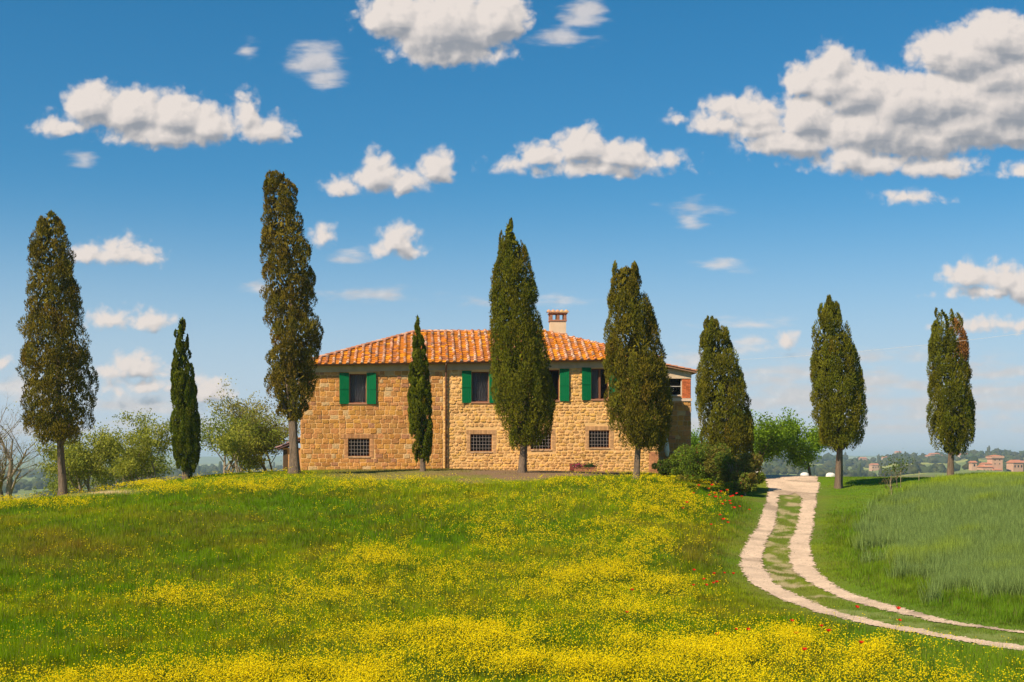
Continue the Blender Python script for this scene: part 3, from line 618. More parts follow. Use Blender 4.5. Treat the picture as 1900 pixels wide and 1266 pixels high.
broadleaf('sapling_tree', 'round yellow green tree between the far left cypress and the slim cypress', 'tree', GB, 172, 80, 4.0, 1.25, 11000, YG, .14, None, False, 2, 3, tr=.06, lc2=YG2)
broadleaf('sapling_tree', 'loose pale leafed tree just left of the slim cypress', 'tree', GB, 280, 82, 4.9, 1.35, 13000, YG, .13, None, False, 3, 3, tr=.06, lc2=YG2)
broadleaf('sapling_tree', 'low scrubby tree left of and behind the slim cypress', 'tree', GB, 240, 86, 3.6, 1.4, 6500, YG2, .13, None, False, 4, 3, tr=.05, zoff=.2)
broadleaf('sapling_tree', 'dark green tree just right of the slim cypress', 'tree', GB, 400, 83, 4.3, 1.3, 11000, (.22, .28, .03), .13, None, False, 5, 3, tr=.06, lc2=YG2)
broadleaf('sapling_tree', 'tall airy yellowish tree left of the tallest cypress', 'tree', GB, 468, 86, 6.0, 1.2, 7600, (.48, .43, .06), .12, None, False, 6, 2, tr=.09, lc2=(.17, .17, .06))
broadleaf('sapling_tree', 'bushy light green tree at the foot of the airy yellowish tree', 'tree', GB, 455, 81, 3.0, 1.3, 6500, YG, .14, None, False, 7, 3, tr=.05, lc2=YG2)
broadleaf('sapling_tree', 'thin leaved tree partly hidden behind the tallest cypress trunk', 'tree', GB, 515, 84, 4.2, 1.3, 4500, YG2, .12, None, False, 8, 3, tr=.05)
broadleaf('sapling_tree', 'scrubby bush tree right beside the far left cypress trunk', 'tree', GB, 140, 84, 2.9, 1.3, 3200, YG2, .13, None, False, 9, 3, tr=.04)
broadleaf('green_tree', 'bright green tree behind the leaning cypress', 'tree', 'leafy trees beyond the lane', 1405, 90, 4.3, .95, 13000, (.24, .36, .016), .15, M_bark, False, 10, 1, tr=.09, squash=1.35, lc2=(.15, .25, .014))
broadleaf('green_tree', 'bright green tree standing between the lane and the twisted trunk cypress', 'tree', 'leafy trees beyond the lane', 1505, 92, 3.9, 1.15, 13000, (.24, .36, .016), .15, M_bark, False, 11, 1, tr=.08, squash=1.35, lc2=(.15, .25, .014))
broadleaf('green_tree', 'small bright green tree just right of the brick corner', 'tree', 'leafy trees beyond the lane', 1292, 93, 2.9, 1.2, 7000, (.18, .31, .02), .14, M_bark, False, 12, 1, tr=.06, squash=1.7)
broadleaf('young_sapling', 'tiny leafy sapling tied to a stake at the wheat edge', 'sapling', 'two saplings beside the lane', 1666, 73, 1.55, .9, 420, (.10, .15, .02), .10, M_twig, False, 13, 1, tr=.02)
broadleaf('young_sapling', 'thin brownish sapling, almost bare, left of the leafy sapling', 'sapling', 'two saplings beside the lane', 1652, 70, 1.2, .8, 90, (.22, .14, .04), .08, M_twig, False, 14, 1, tr=.02)

def shrub(label, px, d, w, h, seed, col, col2, nl=15000):
    rn = np.random.default_rng(900+seed); bx = X(px, d); root = empty('shrub', (bx, d, h1(bx, d))); tag(root, label, 'shrub', 'dark shrubs beside the lane')
    n = 26; Cc = np.column_stack([rn.normal(size=n)*w*.22, rn.normal(size=n)*w*.2, h*(.25+.5*rn.random(n))]); Rr = .38*(.6+.7*rn.random(n))*w*.42
    Cc[:, 2] = np.minimum(Cc[:, 2], h*(1-.5*(np.abs(Cc[:, 0])/(w*.5))**2))
    ci = rn.integers(0, n, nl); dr = unit(rn.normal(size=(nl, 3))); P = Cc[ci]+dr*Rr[ci][:, None]*(.65+.45*rn.random((nl, 1))); P[:, 2] = np.abs(P[:, 2])*.98
    T = unit(dr+rn.normal(size=(nl, 3))*.8); B = unit(np.cross(T, rn.normal(size=(nl, 3))))
    V = leaf_quads(P, T, B, .10*(.6+.8*rn.random(nl)), .06*(.6+.8*rn.random(nl)))
    t_ = rn.random((n, 1))[ci]; c = (np.array(col)*(1-t_)+np.array(col2)*t_)*(.6+.8*rn.random((nl, 1))); red = rn.random(nl) < .05; c[red] = (.22, .08, .03)
    np_mesh('foliage', V, np.arange(4*nl).reshape(-1, 4), M_leaf, root, col=np.repeat(c, 4, 0))
    mb = MB()
    for i in range(7):
        a = random.random()*2*PI; mb.tube([(0, 0, -.1), (math.cos(a)*w*.12, math.sin(a)*w*.12, h*.3), (math.cos(a)*w*.26, math.sin(a)*w*.26, h*.62)], [.035, .025, .01], 5, cap=False)
    mb.build('stem', M_bark2, root)
SG, SB = (.16, .23, .022), (.26, .20, .036)
shrub('leftmost dark green shrub, nearest the corner of the house', 1292, 73.5, 2.6, 2.0, 1, SG, (.19, .26, .022))
shrub('tallest shrub, rising against the leaning cypress', 1330, 73, 2.6, 2.4, 2, SG, SB)
shrub('brownish shrub on the right at the lane edge', 1368, 71.5, 2.3, 2.1, 3, SB, SG)
shrub('low brown green shrub hanging down the bank by the lane', 1383, 69, 1.2, 1.3, 4, SB, SG, 8000)
shrub('small dark shrub in the shade beside the house corner', 1236, 75, 1.2, 1.1, 5, (.05, .07, .015), SG, 6000)

# poppies: one thing each
M_pop = mat('poppy_petal', (.62, .018, .008), .55, trans=.3); M_stem = mat('poppy_stem', (.10, .16, .03), .8)
pa = MB()
for k in range(5):
    a = 2*PI*k/5; vs = [(0, 0, .50)]
    for j in range(5):
        b = a+(j-2)*.30; rr3 = .06 if j in (1, 2, 3) else .045; vs.append((math.cos(b)*rr3, math.sin(b)*rr3, .535+.008*(j % 2)))
    pa.add(vs, [(0, 1, 2), (0, 2, 3), (0, 3, 4), (0, 4, 5)])
pt = MB(); pt.tube([(0, 0, 0), (.01, 0, .25), (0, 0, .50)], [.004, .003, .003], 4)
pop = empty('poppy', (0, 0, 0)); tag(pop, 'red poppy blossom among the grass and yellow flowers', 'poppy', 'red poppies'); pc = pa.build('petals', M_pop, pop); ps = pt.build('stem', M_stem, pop)
PP = [(1312,922),(1318,931),(1325,925),(1337,924),(1338,929),(1330,940),(1343,943),(1350,936),(1337,950),(1352,952),(1362,935),(1375,940),(1368,956),(1333,973),(1342,984),(1348,987),(1318,990),(1388,961),(1296,918),(1288,928),(1356,945),(1346,928),(1323,915),(1370,928),(1335,934),(1360,960),
  (1286,1082),(1325,1085),(1339,1083),(1309,1096),(1285,1105),(1301,1104),(1321,1102),(1328,1108),(1361,1088),(1660,1163),(1661,1172),(1575,1155),(1524,1197),(1495,1247),(1472,1203),(1381,1195),(1361,1194),(1338,1207),(1464,1177),(1535,1213),(1593,1236),(1272,946),(1268,960),(1175,1124),(1158,1160)]
for i, (a, b) in enumerate(PP):
    hx, hy, hz = hit(a, b+ (8 if b < 1000 else 16))
    o = pop if i == 0 else pop.copy()
    if i:
        C.objects.link(o)
        for ch in (pc, ps): c = ch.copy(); C.objects.link(c); c.parent = o
    o.location = (hx, hy, hz); s = .9+.4*random.random(); k9 = s*(1.05 if hy > 50 else .72); o.scale = (k9, k9, s); o.rotation_euler = (random.uniform(.1, .5), 0, random.uniform(-.5, .5))

# ------------------------------------------------------------------ the farmhouse
Z0 = -.95                                                   # local z = 0
house = empty('farmhouse', (HL[0], HL[1], Z0), HROT)
tag(house, 'two storey stone farmhouse with terracotta hip roof and green shutters', 'house')
def on_wall(px, py, b=0.0):
    """pixel -> (s along the facade, z local) on the plane b metres behind the front"""
    o_ = HL+HN*b; dx, dy = (px-HX)/F, 1.0
    # s*HU + o = t*(dx,dy)
    M2 = np.array([[HU[0], -dx], [HU[1], -dy]]); s_, t_ = np.linalg.solve(M2, -o_)
    return float(s_), float((HY-py)/F*t_-Z0)
ZE = on_wall(558, 682)[1]; TK = (on_wall(1222, 671)[1]-ZE)/HLEN   # the eaves climb a little to the right
def tilt(s_): return TK*s_                                   # top of the wall
print('HOUSE len', HLEN, 'eave', ZE, on_wall(1222, 885))
M_stone = mat('stone_wall', (1, 1, 1), .95, attr=True, noise=(5., .45, (.72, .62, .5), 'mul'), bump=(16, .9, .05), spec=.1)
M_mortar = mat('lime_mortar', (1, 1, 1), .95, attr=True, noise=(3., .4, (.8, .72, .62), 'mul'), bump=(24, .6, .02), spec=.1)
M_brick = mat('old_brick', (1, 1, 1), .9, attr=True, noise=(14., .5, (.7, .62, .55), 'mul'), bump=(40, .5, .01), spec=.1)
M_tile = mat('roof_tile', (1, 1, 1), .9, attr=True, noise=(11., .5, (.62, .52, .45), 'mul'), bump=(30, .5, .01), spec=.04)
M_plaster = mat('grey_plaster', (.50, .40, .28), .95, noise=(2.5, .6, (.36, .29, .2)), bump=(20, .4, .01))
M_cream = mat('cream_plaster', (.72, .54, .36), .95, noise=(2.5, .5, (.6, .43, .27)), bump=(20, .4, .01))
M_green = mat('green_paint', (.001, .150, .050), .6, noise=(3., .35, (.001, .11, .036)), bump=(5, .3, .004), spec=.1)
M_copper = mat('brown_gutter', (.17, .072, .038), .45, noise=(2., .6, (.11, .05, .03)), spec=.5, metal=.2)
M_frame = mat('brown_window_frame', (.20, .085, .045), .6)
M_white = mat('white_window_frame', (.55, .50, .44), .6)
M_curt = mat('grey_curtain', (.135, .115, .125), .9, noise=(2.2, .5, (.10, .085, .095)), bump=(3, .8, .05), wave=(8, 1, .3))
M_dark = mat('dark_room', (.020, .016, .014), .9)
M_iron = mat('iron_bar', (.10, .085, .075), .6, spec=.4)
M_bark_wood = mat('dark_wood', (.10, .06, .035), .8, bump=(10, .5, .02))
gm = bpy.data.materials.new('window_glass'); gm.use_nodes = True; gp = gm.node_tree.nodes['Principled BSDF']
gp.inputs['Base Color'].default_value = (.9, .95, .95, 1); gp.inputs['Roughness'].default_value = .04; gp.inputs['Transmission Weight'].default_value = 1; gp.inputs['IOR'].default_value = 1.08
M_glass = gm

# openings: (s0, s1, z0, z1)
def opening(px0, px1, py0, py1, b=0.0):
    s0, zt = on_wall(px0, py0, b); s1, zb = on_wall(px1, py1, b); zb = on_wall((px0+px1)/2, py1, b)[1]; zt = on_wall((px0+px1)/2, py0, b)[1]
    return (s0, s1, zb, zt)
UP = [opening(648, 680, 694, 748), opening(875, 907, 690, 746), opening(1006, 1038, 686, 743), opening(1097, 1129, 684, 741)]
LO = [opening(646, 686, 814, 847), opening(873, 913, 806, 838), opening(985, 1023, 804, 834), opening(1093, 1131, 799, 831)]
SPL = on_wall(822, 800)[0]                                  # where coursed stone gives way to rubble

def stones(mb, L, Z1, holes, style, s_off=0.0, z_lo=-.6, mp=None, seed=1, tk=0.0):
    """courses of single rough stones standing proud of the mortar; mp maps (s, depth, z) to house space"""
    r_ = random.Random(seed); mp = mp or (lambda s_, dpt, z_: (s_, -dpt, z_))
    z_ = z_lo; Z0_ = Z1; Z1 = Z1+tk*(s_off+L)
    while z_ < Z1-.08:
        ch = r_.uniform(.20, .31) if style == 'block' else r_.uniform(.13, .24)
        ch = min(ch, Z1-z_); s_ = s_off-(r_.random()*.3)
        while s_ < s_off+L-.04:
            w_ = r_.uniform(.24, .54) if style == 'block' else r_.uniform(.16, .46)
            if r_.random() < .10: w_ *= .5
            a, b = max(s_, s_off+.01), min(s_+w_, s_off+L-.01); s_ += w_
            if b-a < .08: continue
            zj = r_.uniform(-.015, .015) if style == 'block' else r_.uniform(-.035, .035)
            if z_ > Z0_+tk*s_-.08: continue
            zz0, zz1 = z_+.006, min(z_+ch-.006, Z0_+tk*s_)
            segs = [(a, b)]
            for (h0, h1_, hz0, hz1) in holes:
                if zz1 > hz0 and zz0 < hz1:
                    ns_ = []
                    for (p, q_) in segs:
                        if q_ <= h0 or p >= h1_: ns_.append((p, q_)); continue
                        if p < h0-.05: ns_.append((p, h0))
                        if q_ > h1_+.05: ns_.append((h1_, q_))
                    segs = ns_
            for (p, q_) in segs:
                g_ = .007 if style == 'block' else .004; p += g_; q_ -= g_
                if q_-p < .05: continue
                dep = r_.uniform(.012, .035) if style == 'block' else r_.uniform(.012, .042)
                cmx, cmz = (p+q_)/2, (zz0+zz1)/2+zj; hw, hh = (q_-p)/2, (zz1-zz0)/2
                k_ = 8 if style == 'block' else 7; out = []; inn = []; jit = .05 if style == 'block' else .16; ph0 = 0 if style == 'block' else r_.random()
                for i in range(k_):
                    t = 2*PI*(i+ph0)/k_; e = 9 if style == 'block' else 5
                    cx_, cz_ = math.cos(t), math.sin(t); rsc = (abs(cx_)**e+abs(cz_)**e)**(-1/e)
                    rs_ = rsc*(1-r_.random()*jit); ox, oz = cx_*rs_, cz_*rs_
                    out.append(mp(cmx+ox*hw, .002, cmz+oz*hh)); sh = .90 if style == 'block' else .82; inn.append(mp(cmx+ox*hw*sh, dep*r_.uniform(.75, 1.15), cmz+oz*hh*sh))
                cen = mp(cmx, dep*1.12, cmz)
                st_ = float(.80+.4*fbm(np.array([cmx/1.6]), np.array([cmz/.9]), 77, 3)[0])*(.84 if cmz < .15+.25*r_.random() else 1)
                if style == 'block':
                    c_ = np.array([.55, .265, .075])*r_.uniform(.78, 1.18); c_[2] *= r_.uniform(.8, 1.3); c_[1] *= r_.uniform(.92, 1.08)
                    if r_.random() < .06: c_ = np.array([.60, .40, .20])
                    if r_.random() < .05: c_ = np.array([.42, .20, .10])
                else:
                    c_ = np.array([.76, .44, .145])*r_.uniform(.80, 1.15); c_[2] *= r_.uniform(.8, 1.3)
                    if r_.random() < .12: c_ = np.array([.60, .33, .12])
                c_ = c_*st_; fs = [(i, (i+1) % k_, k_+(i+1) % k_, k_+i) for i in range(k_)]+[(k_+i, k_+(i+1) % k_, 2*k_) for i in range(k_)]
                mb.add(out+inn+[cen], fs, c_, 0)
        z_ += ch

def panel(mb, s0, s1, z0, z1, holes, depth, col, mi, mp=None):
    """flat wall with openings and their reveals"""
    mp = mp or (lambda s_, dpt, z_: (s_, -dpt, z_))
    S_ = sorted({s0, s1, *[min(max(v, s0), s1) for h_ in holes for v in h_[:2]]}); Zs = sorted({z0, z1, *[v for h_ in holes for v in h_[2:]]})
    for i in range(len(S_)-1):
        for j in range(len(Zs)-1):
            a, b, c_, d_ = S_[i], S_[i+1], Zs[j], Zs[j+1]; ms_, mz = (a+b)/2, (c_+d_)/2
            if any(h_[0] < ms_ < h_[1] and h_[2] < mz < h_[3] for h_ in holes): continue
            mb.add([mp(a, 0, c_), mp(b, 0, c_), mp(b, 0, d_), mp(a, 0, d_)], [(0, 1, 2, 3)], col, mi)
    for (a, b, c_, d_) in holes:
        if b < s0 or a > s1: continue
        for (p, q_) in (((a, c_), (a, d_)), ((b, d_), (b, c_)), ((a, d_), (b, d_)), ((b, c_), (a, c_))):
            mb.add([mp(p[0], 0, p[1]), mp(q_[0], 0, q_[1]), mp(q_[0], -depth, q_[1]), mp(p[0], -depth, p[1])], [(0, 1, 2, 3)], col, mi)

def bricks(mb, s0, s1, z0, z1, vertical=False, r_=random, col=(.52, .235, .115), mp=None, dep=.02, bw=.24, bh=.065):
    mp = mp or (lambda s_, dpt, z_: (s_, -dpt, z_))
    if vertical: bw, bh = .065, .24
    nr_ = max(1, round((z1-z0)/(bh+.01))); chh = (z1-z0)/nr_
    for j in range(nr_):
        off = (j % 2)*bw/2 if not vertical else 0; s_ = s0-off
        while s_ < s1-.01:
            a, b = max(s_, s0)+.005, min(s_+bw, s1)-.005; s_ += bw+.008
            if b-a < .02: continue
            c_ = np.array(col)*r_.uniform(.75, 1.2); d_ = dep*r_.uniform(.8, 1.2); zA, zB = z0+j*chh+.004, z0+(j+1)*chh-.004
            v = [mp(a, -.01, zA), mp(b, -.01, zA), mp(b, -.01, zB), mp(a, -.01, zB), mp(a, d_, zA), mp(b, d_, zA), mp(b, d_, zB), mp(a, d_, zB)]
            mb.add(v, [(4, 5, 6, 7), (0, 1, 5, 4), (1, 2, 6, 5), (2, 3, 7, 6), (3, 0, 4, 7)], c_, 2)

ZB = ZE-.30                                                 # underside of the grey band
w = MB()
upx = [(a-.0, b+.0, c_, d_) for a, b, c_, d_ in UP]
sur = []                                                    # brick surrounds of the small windows
for (a, b, c_, d_) in LO: sur.append((a-.24, b+.24, c_-.10, d_+.26))
panel(w, 0, SPL, -.8, ZE+tilt(SPL), UP[:1]+LO[:1], .30, (.76, .46, .20), 1)
panel(w, SPL, HLEN, -.8, ZE+tilt(HLEN), UP[1:]+LO[1:], .30, (.80, .50, .21), 1)
rs2 = random.Random(5)
qL = (HLEN-.55, HLEN+.1, -.8, 1.35)
stones(w, SPL, ZB, UP[:1]+sur[:1], 'block', 0, -.55, seed=11, tk=TK)
stones(w, HLEN-SPL, ZB, UP[1:]+sur[1:]+[qL], 'rubble', SPL, -.55, seed=12, tk=TK)
for i, (a, b, c_, d_) in enumerate(LO):
    bc = (.54, .27, .12) if i == 0 else (.62, .36, .17)
    bricks(w, a-.42 if i == 0 else a-.24, b+.42 if i == 0 else b+.24, d_+.01, d_+.25, True, rs2, bc, dep=.025)
    bricks(w, a-.22, a-.015, c_-.08, d_, False, rs2, tuple(np.array(bc)*1.1), dep=.02); bricks(w, b+.015, b+.22, c_-.08, d_, False, rs2, tuple(np.array(bc)*1.1), dep=.02)
    bricks(w, a-.015, b+.015, c_-.08, c_-.01, False, rs2, (.55, .36, .22), dep=.05)
# brick quoins at the right corner
bricks(w, HLEN-.55, HLEN-.02, -.6, 1.3, False, rs2, (.56, .25, .12), dep=.02, bh=.12, bw=.30)
# right flank (edge on) and back, same stone
def mpR(s_, dpt, z_): return (HLEN+dpt, s_, z_)
def mpL(s_, dpt, z_): return (-dpt, HW-s_, z_)
def mpB(s_, dpt, z_): return (HLEN-s_, HW+dpt, z_)
door = (1.0, 2.1, -.6, 1.75)
panel(w, 0, HW, -.8, ZE+tilt(HLEN), [door], .3, (.62, .42, .22), 1, mpR); stones(w, HW, ZE+tilt(HLEN)-.3, [door], 'rubble', 0, -.55, mpR, 13)
panel(w, 0, HW, -.8, ZE, [], .3, (.60, .40, .21), 1, mpL); stones(w, HW, ZE, [], 'block', 0, -.55, mpL, 14)
panel(w, 0, HLEN, -.8, ZE, [], .3, (.60, .40, .21), 1, mpB)
w.build('wall', [M_stone, M_mortar, M_brick], house)
bd = MB(); bd.box(-.045, HLEN+.045, -.045, HW+.045, ZB+.01, ZE+.16, (1, 1, 1))
bd.v = [(a, b, c_+tilt(a)) for a, b, c_ in bd.v]; bd.build('eaves_band', M_plaster, house)
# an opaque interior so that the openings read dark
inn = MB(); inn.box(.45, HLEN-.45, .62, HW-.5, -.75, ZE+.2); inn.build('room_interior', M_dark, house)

# windows
def window(o4, upper, i):
    a, b, c_, d_ = o4; m_ = (a+b)/2
    f = MB(); t = .055; y0, y1 = .16, .22
    f.box(a, a+t, y0, y1, c_, d_); f.box(b-t, b, y0, y1, c_, d_); f.box(a+t, b-t, y0, y1, c_, c_+t); f.box(a+t, b-t, y0, y1, d_-t, d_)
    wroot = f.build('window', M_frame, house)
    gl = MB(); gl.box(a+t, b-t, .19, .198, c_+t, d_-t); gl.build('pane', M_glass, wroot)
    if upper:
        if i == 3:    # one casement open: curtain on the left half, dark room on the right
            cu = MB(); cu.box(a+t, m_-.07, .24, .26, c_+t, d_-t); cu.build('curtain', M_curt, wroot)
            pm = MB(); pm.box(m_-.06, m_+.05, .10, .158, c_+.01, d_-.01); pm.build('casement', M_frame, wroot)
        elif i != 2:
            cu = MB(); n_ = 26; vs = []; 
            for k_ in range(n_+1):
                s_ = a+t+(b-a-2*t)*k_/n_; yy = .255+.018*math.sin(k_*1.35)+.008*math.sin(k_*3.1); vs += [(s_, yy, c_+t), (s_, yy, d_-t)]
            cu.add(vs, [(2*k_, 2*k_+2, 2*k_+3, 2*k_+1) for k_ in range(n_)]); cu.build('curtain', M_curt, wroot, smooth=True)
        si = MB(); si.box(a-.06, b+.06, -.06, .155, c_-.075, c_+.004); si.build('sill', mat('sill_brick', (.42, .20, .12), .9) if i == 0 else bpy.data.materials['sill_brick'], wroot)
        for sgn in (-1, 1):
            e = a-.015 if sgn < 0 else b+.015; sw = .53; x0, x1 = (e-sw, e) if sgn < 0 else (e, e+sw)
            sh = MB(); x0 += 0; sh.box(x0, x1, -.045, -.012, c_-.06, d_+.05)
            nb = 5; 
            for k_ in range(nb):    # boards with grooves between
                p = x0+(x1-x0)*k_/nb; sh.box(p+.006, p+(x1-x0)/nb-.006, -.058, -.045, c_-.055, d_+.045)
            zm = c_+(d_-c_)*.50
            for zr in (zm, ): sh.box(x0+.004, x1-.004, -.078, -.058, zr-.045, zr+.03)
            so = sh.build('shutter', M_green, wroot)
            # opened back but not quite flat against the wall
            ang = random.uniform(.10, .16)*(1 if sgn > 0 else -1)
            hinge = Vector((e, -.012, 0)); so.matrix_local = Matrix.Translation(hinge) @ Matrix.Rotation(-ang, 4, 'Z') @ Matrix.Translation(-hinge)
            for zr in (c_+.18, d_-.18):
                hg = MB(); hg.box(e-.05 if sgn < 0 else e-.02, e+.02 if sgn < 0 else e+.05, -.022, -.008, zr-.02, zr+.02); hg.build('hinge', M_iron, wroot)
    else:
        gr = MB(); r5 = .0095
        nv, nh = 6, 4
        for k_ in range(1, nv+1): s_ = a+(b-a)*k_/(nv+1); gr.tube([(s_, .035, c_-.01), (s_, .035, d_+.01)], r5, 5)
        for k_ in range(1, nh+1): z_ = c_+(d_-c_)*k_/(nh+1); gr.tube([(a-.01, .055, z_), (b+.01, .055, z_)], r5, 5)
        gr.build('grille', M_iron2, wroot)
M_iron2 = mat('pale_iron_grille', (.34, .28, .25), .6, spec=.4)
for i, o4 in enumerate(UP): window(o4, True, i)
for i, o4 in enumerate(LO): window(o4, False, i)

# roof
OV = .34; ZR = ZE+.12
s_l = on_wall(770, 700, 0)[0]; 
EA = [(-OV, -OV), (HLEN+.12, -OV), (HLEN+.12, HW+OV), (-OV, HW+OV)]
YR = HW/2
def ridge_s(px): return on_wall(px, 613, YR)[0]
R0, R1 = ridge_s(772), ridge_s(1008); ZT = on_wall(900, 617, YR)[1]
print('ridge', R0, R1, ZT, 'rise', ZT-ZR)
EC = [Vector((x_, y_, ZR+tilt(x_))) for x_, y_ in EA]; RA, RB = Vector((R0, YR, ZT)), Vector((R1, YR, ZT))
def tile_cols():
    r = random.random(); t = random.random()
    return r, t
def roof_face(mb, A_, B_, apex_fn, up, step=.40, seg=.34, cover_r=.082, rnd=random):
    """A_->B_ is the eave; up the unit vector up the slope; apex_fn(s) = slope length at distance s along the eave"""
    e = (B_-A_); L = e.length; e.normalize(); nrm = e.cross(up).normalized()
    if nrm.z < 0: nrm = -nrm
    n = int(L/step)
    for i in range(n+1):
        s_ = (i+.5)*L/(n+1); ln = apex_fn(s_)
        dcol = rnd.uniform(.85, 1.1)
        wob = [rnd.uniform(-.025, .025) for _ in range(60)]
        # pan tiles between covers
        for side in (0,):
            s2 = s_+L/(n+1)/2; ln2 = apex_fn(min(s2, L)); k_ = 0; t = -.04
            while t < ln2:
                t1 = min(t+seg, ln2+.02); ww_ = step*.36
                c_ = np.array([.58, .20, .028])*rnd.uniform(.75, 1.2)*dcol; rr_ = rnd.random()
                if rr_ < .18: c_ = np.array([.44, .17, .07])*rnd.uniform(.7, 1.1)
                elif rr_ < .30: c_ = np.array([.72, .30, .02])
                p = A_+e*s2+up*t; q_ = A_+e*s2+up*(t1+.03); h0, h1_ = .045, .012
                vs = [p-e*ww_+nrm*(h0+.03), p-e*ww_*.4+nrm*h0, p+e*ww_*.4+nrm*h0, p+e*ww_+nrm*(h0+.03), q_-e*ww_+nrm*(h1_+.03), q_-e*ww_*.4+nrm*h1_, q_+e*ww_*.4+nrm*h1_, q_+e*ww_+nrm*(h1_+.03)]
                vs += [v-nrm*.02 for v in vs[:4]]
                mb.add(vs, [(0, 1, 5, 4), (1, 2, 6, 5), (2, 3, 7, 6), (8, 9, 1, 0), (9, 10, 2, 1), (10, 11, 3, 2)], c_)
                t += seg
        t = -.09; k_ = 0
        while t < ln-.02:
            t += rnd.uniform(-.02, .02); t1 = min(t+seg, ln+.02); r0, r1 = cover_r*rnd.uniform(1.0, 1.22), cover_r*.85
            c_ = np.array([.64, .34, .20])*rnd.uniform(.8, 1.15)*dcol; rr_ = rnd.random()
            if rr_ < .22: c_ = np.array([.50, .20, .10])*rnd.uniform(.8, 1.1)
            elif rr_ < .34: c_ = np.array([.64, .44, .31])
            elif rr_ < .48: c_ = np.array([.60, .22, .02])
            elif rr_ < .53: c_ = np.array([.30, .20, .14])
            off = wob[k_ % 60]; k_ += 1; vs = []
            for (tt, r6, hh) in ((t, r0, .075), (t1+.05, r1, .05)):
                for j in range(6):
                    a = PI*j/5; vs.append(A_+e*(s_+off+math.cos(a)*r6)+up*tt+nrm*(hh+math.sin(a)*r6*.85))
            fs = [(j, j+1, 7+j, 6+j) for j in range(5)]+[(0, 5, 4, 3, 2, 1)]
            mb.add(vs, fs, c_); t += seg
    return nrm
def face_setup(A_, B_, T0, T1):
    """T0, T1: the points the two hips reach"""
    e = (B_-A_).normalized(); v = (T0-A_); up = (v-e*v.dot(e)).normalized(); L = (B_-A_).length
    sa = (T0-A_).dot(e); sb = (T1-A_).dot(e); hl = (T0-A_).dot(up); hr = (T1-A_).dot(up)
    def fn(s_):
        if s_ < sa: return hl*s_/max(sa, 1e-6)
        if s_ > sb: return hr*(L-s_)/max(L-sb, 1e-6)
        return hl+(hr-hl)*(s_-sa)/max(sb-sa, 1e-6)
    return up, fn
def hip_tiles(mb, P0, P1, rnd=random, r=.12, lift=.06, seg=.36):
    d_ = (P1-P0); L = d_.length; d_.normalize(); sd_ = d_.cross(Vector((0, 0, 1))).normalized(); upn = sd_.cross(d_).normalized()
    n = max(1, int(L/seg))
    for i in range(n):
        t0, t1 = L*i/n, L*(i+1)/n+.04; c_ = np.array([.58, .27, .16])*rnd.uniform(.7, 1.15); vs = []
        if rnd.random() < .2: c_ = np.array([.66, .42, .30])
        for (tt, r6, l2) in ((t0, r*1.1, lift), (t1, r*.9, lift-.02)):
            for j in range(7):
                a = PI*j/6; vs.append(P0+d_*tt+sd_*math.cos(a)*r6+upn*(l2+math.sin(a)*r6*.8))
        mb.add(vs, [(j, j+1, 8+j, 7+j) for j in range(6)]+[(0, 6, 5, 4, 3, 2, 1)], c_)
rf = MB(); rr7 = random.Random(21)
und = [(EC[0], EC[1], RB, RA), (EC[1], EC[2], RB), (EC[2], EC[3], RA, RB), (EC[3], EC[0], RA)]
for fc in und: rf.add([v-Vector((0, 0, .0)) for v in fc], [tuple(range(len(fc)))], (.40, .17, .07))
rf.add([v-Vector((0, 0, .05)) for v in EC], [(3, 2, 1, 0)], (.30, .2, .12))
for (A_, B_, T0, T1) in ((EC[0], EC[1], RA, RB), (EC[1], EC[2], RB, RB), (EC[2], EC[3], RB, RA), (EC[3], EC[0], RA, RA)):
    up, fn = face_setup(A_, B_, T0, T1); roof_face(rf, A_, B_, fn, up, rnd=rr7)
for (P0, P1) in ((EC[0], RA), (EC[3], RA), (EC[1], RB), (EC[2], RB), (RA, RB)): hip_tiles(rf, P0, P1, rr7)
roof = rf.build('roof', M_tile, house)

# chimney
cs0, cz0 = on_wall(1019, 622, YR); cs1, cz1 = on_wall(1050, 575, YR); cw = cs1-cs0
ch = MB(); zb = cz0-1.0; z_b = on_wall(1034, 597, YR)[1]; z_o = on_wall(1034, 583.5, YR)[1]; zt = on_wall(1034, 574, YR)[1]; cy0, cy1 = YR-.45, YR+.45
ch.box(cs0+.03, cs1-.03, cy0+.03, cy1-.03, zb, z_b, (1, 1, 1), 0)
zc = on_wall(1034, 620, YR)[1]; ch.box(cs0-.04, cs1+.04, cy0-.04, cy1+.04, zc-.09, zc, (.50, .24, .14), 1)
ch.box(cs0-.02, cs1+.02, cy0-.02, cy1+.02, z_b, z_b+.07, (.42, .20, .13), 1)
for (p, q_) in ((cs0, cs0+.17), ((cs0+cs1)/2-.09, (cs0+cs1)/2+.09), (cs1-.17, cs1)):
    for (yy0, yy1) in ((cy0, cy0+.16), (cy1-.16, cy1)):
        bricks(ch, p, q_, z_b+.07, z_o, False, rs2, (.42, .2, .12), mp=lambda s_, dpt, z_, yy0=yy0: (s_, yy0-dpt+.02, z_), dep=.02)
        ch.box(p, q_, yy0+.022, yy1, z_b+.07, z_o, (.45, .22, .13), 1)
ch.box(cs0-.05, cs1+.05, cy0-.05, cy1+.05, z_o, z_o+.06, (.55, .25, .14), 1)
